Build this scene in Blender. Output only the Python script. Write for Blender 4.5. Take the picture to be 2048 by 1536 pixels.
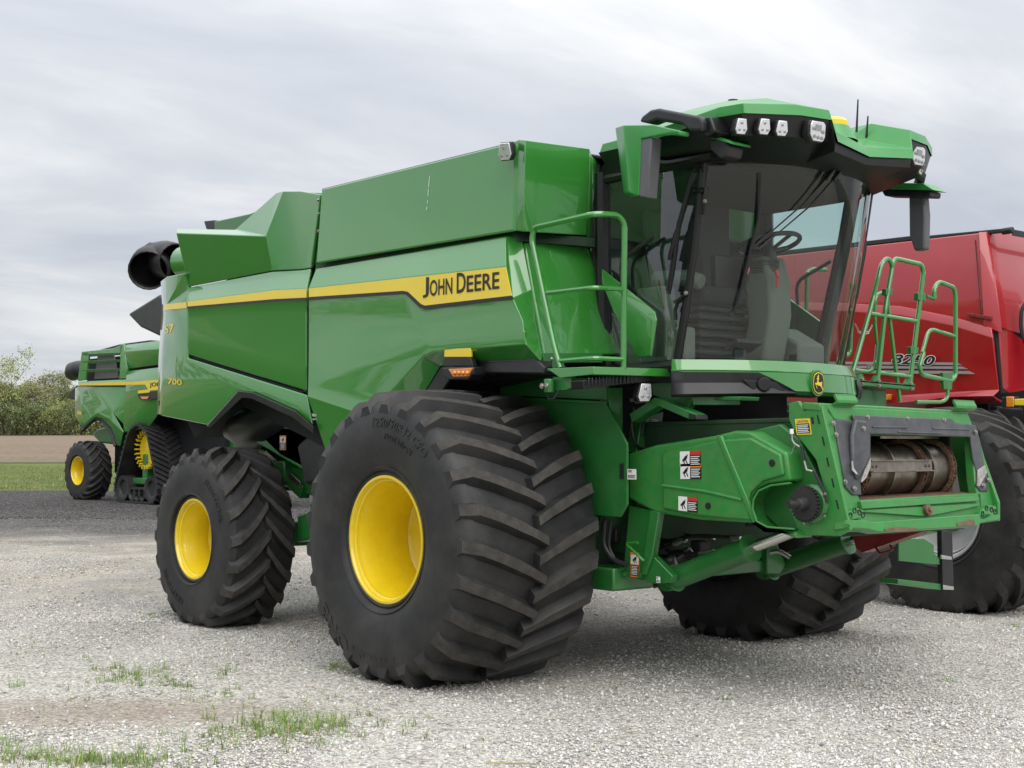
import bpy, bmesh, math, random
import numpy as np
from mathutils import Vector, Matrix
random.seed(7); RNG = np.random.default_rng(7)
scene = bpy.context.scene
for o in list(bpy.data.objects): bpy.data.objects.remove(o)
COL = scene.collection
# ------------------------------------------------------------------ camera (solved from the photograph)
FPX, PCX, PCY, HOR = 2840.0, 1024.0, 768.0, 897.0
ALPHA = math.radians(50.0)
CAM = np.array([8.0706, -7.8929, 1.61])
RV = np.array([math.cos(ALPHA), math.sin(ALPHA), 0.0])
DV = np.array([-math.sin(ALPHA), math.cos(ALPHA), 0.0])
PITCH = math.atan((HOR-PCY)/FPX)
FV = DV*math.cos(PITCH)+np.array([0, 0, 1.0])*math.sin(PITCH)
UV = np.array([0, 0, 1.0])*math.cos(PITCH)-DV*math.sin(PITCH)
cd = bpy.data.cameras.new('camera'); cam = bpy.data.objects.new('camera', cd); COL.objects.link(cam)
cd.sensor_width = 36; cd.lens = FPX/2048*36; cd.clip_end = 5000; cd.clip_start = .1
M = Matrix(((RV[0], UV[0], -FV[0], CAM[0]), (RV[1], UV[1], -FV[1], CAM[1]), (RV[2], UV[2], -FV[2], CAM[2]), (0, 0, 0, 1)))
cam.matrix_world = M; scene.camera = cam
# ------------------------------------------------------------------ world: overcast sky
SUN_EL, SUN_AZ = math.radians(46), math.radians(-18)
w = bpy.data.worlds.new('World'); scene.world = w; w.use_nodes = True
nt = w.node_tree; nt.nodes.clear()
def N(t, typ, **kw):
    n = t.nodes.new(typ)
    for k, v in kw.items():
        if k == 'i':
            for a, b in v.items(): n.inputs[a].default_value = b
        else: setattr(n, k, v)
    return n
def L(t, a, b): t.links.new(a, b)
out = N(nt, 'ShaderNodeOutputWorld'); bg = N(nt, 'ShaderNodeBackground', i={'Strength': 0.1})
L(nt, bg.outputs[0], out.inputs[0])
sky = N(nt, 'ShaderNodeTexSky', sky_type='NISHITA', sun_disc=False, sun_elevation=SUN_EL, sun_rotation=math.radians(90)-SUN_AZ)
tc = N(nt, 'ShaderNodeTexCoord')
sep = N(nt, 'ShaderNodeSeparateXYZ'); L(nt, tc.outputs['Generated'], sep.inputs[0])
zc = N(nt, 'ShaderNodeMath', operation='MAXIMUM', i={1: 0.0}); L(nt, sep.outputs[2], zc.inputs[0])
za = N(nt, 'ShaderNodeMath', operation='ADD', i={1: 0.16}); L(nt, zc.outputs[0], za.inputs[0])
dx = N(nt, 'ShaderNodeMath', operation='DIVIDE'); L(nt, sep.outputs[0], dx.inputs[0]); L(nt, za.outputs[0], dx.inputs[1])
dy = N(nt, 'ShaderNodeMath', operation='DIVIDE'); L(nt, sep.outputs[1], dy.inputs[0]); L(nt, za.outputs[0], dy.inputs[1])
cmb = N(nt, 'ShaderNodeCombineXYZ'); L(nt, dx.outputs[0], cmb.inputs[0]); L(nt, dy.outputs[0], cmb.inputs[1])
mp = N(nt, 'ShaderNodeMapping', vector_type='TEXTURE'); mp.inputs['Rotation'].default_value = (0, 0, math.radians(82)); mp.inputs['Scale'].default_value = (1.35, .72, 1); mp.inputs['Location'].default_value = (2.0, 7.0, 0)
L(nt, cmb.outputs[0], mp.inputs[0])
n1 = N(nt, 'ShaderNodeTexNoise', i={'Scale': 0.95, 'Detail': 9, 'Roughness': .56, 'Distortion': .35}); L(nt, mp.outputs[0], n1.inputs['Vector'])
n2 = N(nt, 'ShaderNodeTexNoise', i={'Scale': 0.3, 'Detail': 3, 'Roughness': .5}); L(nt, mp.outputs[0], n2.inputs['Vector'])
mixn = N(nt, 'ShaderNodeMath', operation='MULTIPLY_ADD', i={1: .62}); L(nt, n1.outputs[0], mixn.inputs[0])
n2m = N(nt, 'ShaderNodeMath', operation='MULTIPLY', i={1: .38}); L(nt, n2.outputs[0], n2m.inputs[0]); L(nt, n2m.outputs[0], mixn.inputs[2])
cr = N(nt, 'ShaderNodeValToRGB'); L(nt, mixn.outputs[0], cr.inputs[0])
e = cr.color_ramp.elements
e[0].position = .40; e[0].color = (.58, .62, .695, 1); e[1].position = .57; e[1].color = (.93, .935, .94, 1)
m_ = e.new(.49); m_.color = (.715, .745, .795, 1)
# zenith of an overcast sky is brighter than its rim (CIE overcast)
zp = N(nt, 'ShaderNodeMath', operation='POWER', i={1: 1.8}); L(nt, zc.outputs[0], zp.inputs[0])
zr = N(nt, 'ShaderNodeMapRange', i={'From Min': 0.0, 'From Max': 1.0, 'To Min': 7.0, 'To Max': 22.5}); L(nt, zp.outputs[0], zr.inputs[0])
cs = N(nt, 'ShaderNodeVectorMath', operation='SCALE'); L(nt, cr.outputs[0], cs.inputs[0]); L(nt, zr.outputs[0], cs.inputs['Scale'])
mx = N(nt, 'ShaderNodeMix', data_type='RGBA', i={0: .95}); L(nt, sky.outputs[0], mx.inputs[6]); L(nt, cs.outputs[0], mx.inputs[7])
L(nt, mx.outputs[2], bg.inputs[0])
# ------------------------------------------------------------------ sun behind the cloud
sd = bpy.data.lights.new('sun', 'SUN'); sd.energy = 1.5; sd.angle = math.radians(55); sd.color = (1, .96, .9)
so = bpy.data.objects.new('sun', sd); COL.objects.link(so); so.location = (0, 0, 40)
sv = Vector((math.cos(SUN_EL)*math.cos(SUN_AZ), math.cos(SUN_EL)*math.sin(SUN_AZ), math.sin(SUN_EL)))   # from ahead of the machines
so.rotation_euler = sv.to_track_quat('Z', 'Y').to_euler()
sky.sun_rotation = math.atan2(sv.x, sv.y)
vs = scene.view_settings; vs.view_transform = 'Standard'; vs.look = 'None'; vs.exposure = 0.37; vs.gamma = 1; vs.use_curve_mapping = False
scene.render.engine = 'CYCLES'
scene.cycles.max_bounces = 8; scene.cycles.transparent_max_bounces = 16

# ------------------------------------------------------------------ frames: pixel -> point on a plane of a machine's own axes
class Frame:
    def __init__(s, org=(0, 0, 0), yaw=0.0):
        s.o = np.array(org, float); c, n = math.cos(yaw), math.sin(yaw)
        s.A = np.array([[c, -n, 0], [n, c, 0], [0, 0, 1.0]]); s.yaw = yaw
        s.C = s.A.T @ (CAM-s.o)
    def ray(s, px, py): return s.A.T @ (FV*FPX+RV*(px-PCX)+UV*(PCY-py))
    def _p(s, px, py, ax, v):
        r = s.ray(px, py); t = (v-s.C[ax])/r[ax]; return s.C+t*r
    def X(s, px, py, v): return s._p(px, py, 0, v)
    def Y(s, px, py, v): return s._p(px, py, 1, v)
    def Z(s, px, py, v): return s._p(px, py, 2, v)
    def pl(s, px, py, o, n):
        r = s.ray(px, py); n = np.array(n, float); t = ((np.array(o)-s.C)@n)/(r@n); return s.C+t*r
    def w(s, p): return s.A @ np.array(p, float)+s.o
V3 = lambda *a: np.array(a, float)
def nrm(v): v = np.array(v, float); return v/np.linalg.norm(v)

# ------------------------------------------------------------------ mesh builder
class MB:
    def __init__(s): s.v = []; s.f = []; s.m = []; s.mi = 0
    def add(s, vs, fs, mi=None):
        b = len(s.v); s.v += [tuple(map(float, p)) for p in vs]
        for f in fs: s.f.append(tuple(b+i for i in f)); s.m.append(s.mi if mi is None else mi)
        return s
    def poly(s, pts, mi=None): return s.add(pts, [tuple(range(len(pts)))], mi)
    def quads(s, rows, mi=None, close=False):
        n = len(rows[0]); vs = [p for r in rows for p in r]; fs = []
        for i in range(len(rows)-1):
            for j in range(n if close else n-1):
                k = (j+1) % n; fs.append((i*n+j, i*n+k, (i+1)*n+k, (i+1)*n+j))
        return s.add(vs, fs, mi)
    def prism(s, pts, d, mi=None):
        n = len(pts); d = np.array(d, float); a = [np.array(p, float) for p in pts]; b = [p+d for p in a]
        fs = [tuple(range(n))[::-1], tuple(range(n, 2*n))]+[(i, (i+1) % n, n+(i+1) % n, n+i) for i in range(n)]
        return s.add(a+b, fs, mi)
    def box(s, lo, hi, mi=None):
        x0, y0, z0 = lo; x1, y1, z1 = hi
        return s.prism([(x0, y0, z0), (x1, y0, z0), (x1, y1, z0), (x0, y1, z0)], (0, 0, z1-z0), mi)
    def obox(s, c, ux, uy, uz, mi=None):          # oriented box from half-axes
        c, ux, uy, uz = map(lambda a: np.array(a, float), (c, ux, uy, uz))
        return s.prism([c-ux-uy-uz, c+ux-uy-uz, c+ux+uy-uz, c-ux+uy-uz], 2*uz, mi)
    def beam(s, a, b, w, h, up=(0, 0, 1), mi=None):
        a, b = np.array(a, float), np.array(b, float); d = nrm(b-a); u = np.array(up, float)
        sd = nrm(np.cross(d, u)); u = np.cross(sd, d)
        return s.obox((a+b)/2, (b-a)/2, sd*w/2, u*h/2, mi)
    def tube(s, pts, r, n=8, mi=None, cap=True, closed=False):
        P = [np.array(p, float) for p in pts]; rows = []; u = None
        rs = r if hasattr(r, '__len__') else [r]*len(P)
        for i, p in enumerate(P):
            if closed: d = P[(i+1) % len(P)]-P[i-1]
            else: d = (P[min(i+1, len(P)-1)]-P[max(i-1, 0)])
            d = nrm(d)
            if u is None:
                t = V3(0, 0, 1) if abs(d[2]) < .9 else V3(1, 0, 0); u = nrm(np.cross(t, d))
            else: u = nrm(u-d*(u@d))
            q = np.cross(d, u)
            rows.append([p+rs[i]*(u*math.cos(2*math.pi*k/n)+q*math.sin(2*math.pi*k/n)) for k in range(n)])
        if closed: rows.append(rows[0])
        s.quads(rows, mi, close=True)
        if cap and not closed: s.poly(rows[0][::-1], mi); s.poly(rows[-1], mi)
        return s
    def cyl(s, a, b, r, n=16, mi=None): return s.tube([a, b], r, n, mi)
    def lathe(s, prof, c, ax='y', n=48, mi=None, sgn=1, a0=0, a1=2*math.pi):
        c = np.array(c, float); rows = []; full = abs(a1-a0-2*math.pi) < 1e-6
        for k in range(n if full else n+1):
            a = a0+(a1-a0)*k/n; row = []
            for r, h in prof:
                h = h*sgn
                row.append(c+(V3(r*math.cos(a), h, r*math.sin(a)) if ax == 'y' else V3(h, r*math.cos(a), r*math.sin(a)) if ax == 'x' else V3(r*math.cos(a), r*math.sin(a), h)))
            rows.append(row)
        if full: rows.append(rows[0])
        return s.quads(rows, mi)
    def build(s, name, mats, parent=None, bevel=0, seg=2, solid=0, sharp=32, weld=True, out=None, mirror=False, kind=None, off=-1, hard=False):
        me = bpy.data.meshes.new(name)
        vs = [(x, -y, z) for x, y, z in s.v] if mirror else s.v
        me.from_pydata(vs, [], s.f); me.polygons.foreach_set('material_index', s.m)
        for m in (mats if isinstance(mats, (list, tuple)) else [mats]): me.materials.append(m)
        if weld:
            bm = bmesh.new(); bm.from_mesh(me); bmesh.ops.remove_doubles(bm, verts=bm.verts, dist=2e-4)
            bmesh.ops.recalc_face_normals(bm, faces=bm.faces)
            if out is not None:
                o = Vector(out)
                if mirror: o.y = -o.y
                tot = sum((f.normal*f.calc_area() for f in bm.faces), Vector())
                if tot.dot(o) < 0: bmesh.ops.reverse_faces(bm, faces=bm.faces)
            bm.to_mesh(me); bm.free()
        me.polygons.foreach_set('use_smooth', [True]*len(me.polygons)); me.set_sharp_from_angle(angle=math.radians(sharp)); me.update()
        ob = bpy.data.objects.new(name, me); COL.objects.link(ob)
        if parent is not None: ob.parent = parent
        if solid:
            md = ob.modifiers.new('solid', 'SOLIDIFY'); md.thickness = solid; md.offset = off
        if bevel:
            md = ob.modifiers.new('bevel', 'BEVEL'); md.width = bevel; md.segments = seg; md.limit_method = 'ANGLE'; md.angle_limit = math.radians(20)
            md.harden_normals = hard
        if kind: ob['kind'] = kind
        return ob
def fillet(pts, r=.06, k=4):
    P = [np.array(p, float) for p in pts]; o = [P[0]]
    for i in range(1, len(P)-1):
        a, b, c = P[i-1], P[i], P[i+1]; la, lc = np.linalg.norm(a-b), np.linalg.norm(c-b)
        q = min(r, la*.45, lc*.45); p0 = b+(a-b)/la*q; p1 = b+(c-b)/lc*q
        for j in range(k+1):
            t = j/k; o.append((1-t)**2*p0+2*t*(1-t)*b+t*t*p1)
    return o+[P[-1]]
def empty(name, label, cat, loc=(0, 0, 0), yaw=0, group=None):
    o = bpy.data.objects.new(name, None); COL.objects.link(o); o.location = loc; o.rotation_euler = (0, 0, yaw)
    o.empty_display_size = .3; o['label'] = label; o['category'] = cat
    if group: o['group'] = group
    return o
_fc = {}
def text_geo(txt, bold=0.0, extr=.0, shear=0.0, space=1.0):
    k = (txt, bold, extr, shear, space)
    if k in _fc: return _fc[k]
    cu = bpy.data.curves.new('t', 'FONT'); cu.body = txt; cu.size = 1; cu.offset = bold; cu.extrude = extr; cu.shear = shear; cu.space_character = space; cu.resolution_u = 3
    ob = bpy.data.objects.new('t', cu); COL.objects.link(ob)
    dg = bpy.context.evaluated_depsgraph_get(); me = bpy.data.meshes.new_from_object(ob.evaluated_get(dg))
    v = [tuple(x.co) for x in me.vertices]; f = [tuple(p.vertices) for p in me.polygons]
    bpy.data.objects.remove(ob); bpy.data.meshes.remove(me); bpy.data.curves.remove(cu)
    _fc[k] = (v, f); return v, f
def put_text(mb, txt, o, ux, uy, width=None, height=None, mi=None, lift=.002, wave=None, **kw):
    """text laid on a plane from o along ux (unit) with up uy (unit); returns width"""
    v, f = text_geo(txt, **kw); a = np.array(v); x0, x1 = a[:, 0].min(), a[:, 0].max(); y0, y1 = a[:, 1].min(), a[:, 1].max()
    ux, uy = np.array(ux, float), np.array(uy, float); n = nrm(np.cross(ux, uy))
    sx = width/(x1-x0) if width else None; sy = height/(y1-y0) if height else None
    sx = sx or sy; sy = sy or sx
    o = np.array(o, float)
    mb.add([o+ux*(p[0]-x0)*sx+uy*(p[1]-y0)*sy+n*(lift+p[2]*sx) for p in v], f, mi)
    return (x1-x0)*sx
# ------------------------------------------------------------------ materials
MATS = {}
def mat(name, base, rough=.5, metal=0, coat=0, coat_r=.05, coat_ior=1.5, var=0, vscale=6, bump=0, bscale=60, bdet=4, rvar=0, spec=.5, dirt=None, dirt_amt=0, dirt_scale=3, emit=None, ecol=None):
    m = bpy.data.materials.new(name); m.use_nodes = True; t = m.node_tree; t.nodes.clear(); MATS[name] = m
    o = N(t, 'ShaderNodeOutputMaterial'); p = N(t, 'ShaderNodeBsdfPrincipled'); L(t, p.outputs[0], o.inputs[0])
    p.inputs['Base Color'].default_value = (*base, 1); p.inputs['Roughness'].default_value = rough; p.inputs['Metallic'].default_value = metal
    p.inputs['Coat Weight'].default_value = coat; p.inputs['Coat Roughness'].default_value = coat_r; p.inputs['Coat IOR'].default_value = coat_ior; p.inputs['Specular IOR Level'].default_value = spec
    if emit: p.inputs['Emission Color'].default_value = (*(ecol or base), 1); p.inputs['Emission Strength'].default_value = emit
    tcn = N(t, 'ShaderNodeTexCoord')
    if var or rvar or dirt:
        nz = N(t, 'ShaderNodeTexNoise', i={'Scale': vscale, 'Detail': 6, 'Roughness': .6}); L(t, tcn.outputs['Object'], nz.inputs['Vector'])
    col = None
    if var:
        mr = N(t, 'ShaderNodeMapRange', i={'From Min': .3, 'From Max': .7, 'To Min': 1-var, 'To Max': 1+var}); L(t, nz.outputs[0], mr.inputs[0])
        vm = N(t, 'ShaderNodeVectorMath', operation='SCALE'); vm.inputs[0].default_value = base; L(t, mr.outputs[0], vm.inputs['Scale']); col = vm.outputs[0]
    if dirt:
        n3 = N(t, 'ShaderNodeTexNoise', i={'Scale': dirt_scale, 'Detail': 8, 'Roughness': .68}); L(t, tcn.outputs['Object'], n3.inputs['Vector'])
        mr = N(t, 'ShaderNodeMapRange', i={'From Min': .42, 'From Max': .72, 'To Min': 0, 'To Max': dirt_amt}); L(t, n3.outputs[0], mr.inputs[0])
        mxx = N(t, 'ShaderNodeMix', data_type='RGBA'); L(t, mr.outputs[0], mxx.inputs[0]); mxx.inputs[7].default_value = (*dirt, 1)
        if col: L(t, col, mxx.inputs[6])
        else: mxx.inputs[6].default_value = (*base, 1)
        col = mxx.outputs[2]
    if col: L(t, col, p.inputs['Base Color'])
    if rvar:
        mr = N(t, 'ShaderNodeMapRange', i={'From Min': .3, 'From Max': .7, 'To Min': max(.02, rough-rvar), 'To Max': rough+rvar}); L(t, nz.outputs[0], mr.inputs[0]); L(t, mr.outputs[0], p.inputs['Roughness'])
    if bump:
        nb = N(t, 'ShaderNodeTexNoise', i={'Scale': bscale, 'Detail': bdet, 'Roughness': .6}); L(t, tcn.outputs['Object'], nb.inputs['Vector'])
        b = N(t, 'ShaderNodeBump', i={'Strength': bump, 'Distance': .01}); L(t, nb.outputs[0], b.inputs['Height']); L(t, b.outputs[0], p.inputs['Normal'])
        if coat: L(t, b.outputs[0], p.inputs['Coat Normal'])
    return m
GREEN = mat('green_paint', (.030, .212, .026), .32, coat=1, coat_r=.02, coat_ior=1.62, var=.03, vscale=1.5, bump=.05, bscale=1.6, bdet=0, dirt=(.12, .17, .10), dirt_amt=.035, dirt_scale=2.5)
GREEND = mat('green_frame_paint', (.016, .150, .026), .42, coat=.5, coat_r=.15, var=.1, vscale=5, bump=.03, bscale=40, rvar=.1, dirt=(.12, .12, .09), dirt_amt=.16, dirt_scale=7)
GREENL = mat('green_worn_paint', (.024, .215, .038), .42, coat=.3, coat_r=.2, var=.12, vscale=9, bump=.05, bscale=60, dirt=(.22, .13, .06), dirt_amt=.22, dirt_scale=16)
GREENROOF = mat('green_moulded_plastic', (.040, .255, .055), .38, coat=.25, coat_r=.2, var=.04, bump=.02, bscale=120)
YEL = mat('yellow_paint', (.80, .585, .008), .35, coat=.7, coat_r=.08, var=.03, bump=.02, bscale=30, dirt=(.18, .12, .03), dirt_amt=.10, dirt_scale=9)
YELD = mat('yellow_decal', (.78, .58, .03), .38, coat=.5, coat_r=.1, var=.02)
BLK = mat('black_plastic', (.013, .013, .015), .42, var=.15, vscale=12, bump=.08, bscale=300, dirt=(.06, .057, .053), dirt_amt=.2, dirt_scale=6)
BLKG = mat('black_gloss', (.004, .004, .005), .38, var=.1, dirt=(.03, .03, .03), dirt_amt=.12, dirt_scale=8)
GREYP = mat('grey_plastic', (.10, .10, .11), .45, var=.1, bump=.06, bscale=200)
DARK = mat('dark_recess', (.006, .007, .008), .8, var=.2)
DECB = mat('black_decal', (.012, .012, .012), .4)
RUB = mat('tyre_rubber', (.0115, .0115, .0125), .58, var=.22, vscale=5, bump=.15, bscale=90, rvar=.08, dirt=(.07, .066, .06), dirt_amt=.42, dirt_scale=3)
RUBT = mat('tyre_lug_rubber', (.036, .032, .028), .85, var=.25, vscale=14, bump=.35, bscale=130, dirt=(.10, .092, .082), dirt_amt=.5, dirt_scale=11)
STEEL = mat('bright_steel', (.62, .61, .6), .28, metal=1, var=.12, vscale=30, bump=.03)
ZINC = mat('zinc_bolt', (.42, .40, .36), .4, metal=1, var=.2, vscale=40)
RUST = mat('rusty_steel', (.14, .075, .045), .7, metal=.25, var=.4, vscale=14, bump=.3, bscale=80, dirt=(.25, .20, .16), dirt_amt=.5, dirt_scale=12)
IRON = mat('worn_iron', (.30, .27, .235), .36, metal=.95, var=.35, vscale=10, bump=.12, bscale=90, dirt=(.12, .07, .04), dirt_amt=.5, dirt_scale=9)
CAST = mat('dark_cast_iron', (.035, .033, .033), .55, metal=.5, var=.3, bump=.2, bscale=80)
WEAR = mat('worn_grey_plate', (.052, .056, .062), .38, var=.15, vscale=10, bump=.04, dirt=(.30, .28, .26), dirt_amt=.10, dirt_scale=10)
SCUFF = mat('scuffed_bare_steel', (.55, .53, .5), .35, metal=.8, var=.3, vscale=25, dirt=(.25, .13, .06), dirt_amt=.6, dirt_scale=20)
WHITE = mat('white_label', (.78, .78, .76), .5, var=.04)
REDL = mat('red_label', (.55, .03, .025), .5); ORAL = mat('orange_label', (.75, .22, .02), .5)
LAMP = mat('lamp_reflector', (.75, .75, .76), .22, metal=.7, var=.08, vscale=60, bump=.1, bscale=90)
LENS = mat('lamp_lens', (.22, .22, .23), .08, coat=1, var=.1)
AMBER = mat('amber_lens', (.75, .25, .02), .15, coat=1, var=.15, vscale=50, bump=.3, bscale=120)
RED = mat('red_paint', (.36, .008, .014), .3, coat=1, coat_r=.04, coat_ior=1.5, var=.05, vscale=2, bump=.05, bscale=1.6, bdet=0, dirt=(.28, .12, .11), dirt_amt=.05, dirt_scale=4)
REDD = mat('dark_red_paint', (.20, .012, .014), .5, coat=.3, var=.15, vscale=8, dirt=(.1, .05, .04), dirt_amt=.3)
BEIGE = mat('cab_trim_plastic', (.125, .12, .105), .6, var=.06, bump=.08, bscale=250)
BEIGED = mat('cab_trim_dark', (.02, .02, .019), .65, var=.1, bump=.08, bscale=200)
SEAT = mat('seat_cloth', (.02, .02, .022), .9, var=.2, vscale=30, bump=.2, bscale=200)
HOSE = mat('rubber_hose', (.015, .015, .016), .5, var=.2)
CHROME = mat('cylinder_rod', (.7, .69, .67), .12, metal=1, var=.06)
SILV = mat('silver_decal', (.42, .42, .44), .35, metal=.4, var=.05)
WRIM = mat('pale_grey_rim', (.45, .45, .46), .4, coat=.4, var=.08, dirt=(.2, .18, .16), dirt_amt=.3)
def glass(name, tint, refl=1.0, dust=.02, f0=.045):
    m = bpy.data.materials.new(name); m.use_nodes = True; t = m.node_tree; t.nodes.clear(); MATS[name] = m
    o = N(t, 'ShaderNodeOutputMaterial'); tr = N(t, 'ShaderNodeBsdfTransparent'); tr.inputs[0].default_value = (*tint, 1)
    gl = N(t, 'ShaderNodeBsdfGlossy'); gl.inputs['Roughness'].default_value = .015; gl.inputs[0].default_value = (refl, refl, refl, 1)
    lw = N(t, 'ShaderNodeLayerWeight', i={'Blend': .5}); pw = N(t, 'ShaderNodeMath', operation='POWER', i={1: 5.0}); L(t, lw.outputs['Facing'], pw.inputs[0])
    fr = N(t, 'ShaderNodeMath', operation='MULTIPLY_ADD', i={1: .9, 2: f0}); L(t, pw.outputs[0], fr.inputs[0]); ms = N(t, 'ShaderNodeMixShader'); L(t, fr.outputs[0], ms.inputs[0]); L(t, tr.outputs[0], ms.inputs[1]); L(t, gl.outputs[0], ms.inputs[2])
    df = N(t, 'ShaderNodeBsdfDiffuse'); df.inputs[0].default_value = (.5, .48, .44, 1)
    tcn = N(t, 'ShaderNodeTexCoord'); nz = N(t, 'ShaderNodeTexNoise', i={'Scale': 4, 'Detail': 8, 'Roughness': .7}); L(t, tcn.outputs['Object'], nz.inputs['Vector'])
    mr = N(t, 'ShaderNodeMapRange', i={'From Min': .4, 'From Max': .75, 'To Min': 0, 'To Max': dust}); L(t, nz.outputs[0], mr.inputs[0])
    m2 = N(t, 'ShaderNodeMixShader'); L(t, mr.outputs[0], m2.inputs[0]); L(t, ms.outputs[0], m2.inputs[1]); L(t, df.outputs[0], m2.inputs[2]); L(t, m2.outputs[0], o.inputs[0])
    return m
GLASS = glass('tinted_cab_glass', (.80, .92, .88), dust=.012)
GLASSD = glass('dark_tinted_glass', (.74, .90, .85), dust=.03, f0=.12)
GREENSHADE = mat('shaded_grimy_green', (.010, .045, .014), .7, var=.3, vscale=4, bump=.1, bscale=30, dirt=(.03, .028, .022), dirt_amt=.6, dirt_scale=5)  # green darkened to stand in for shade on underbody and gaps, plus grime
LINER = mat('roof_liner', (.014, .013, .012), .9, var=.2)
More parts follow.
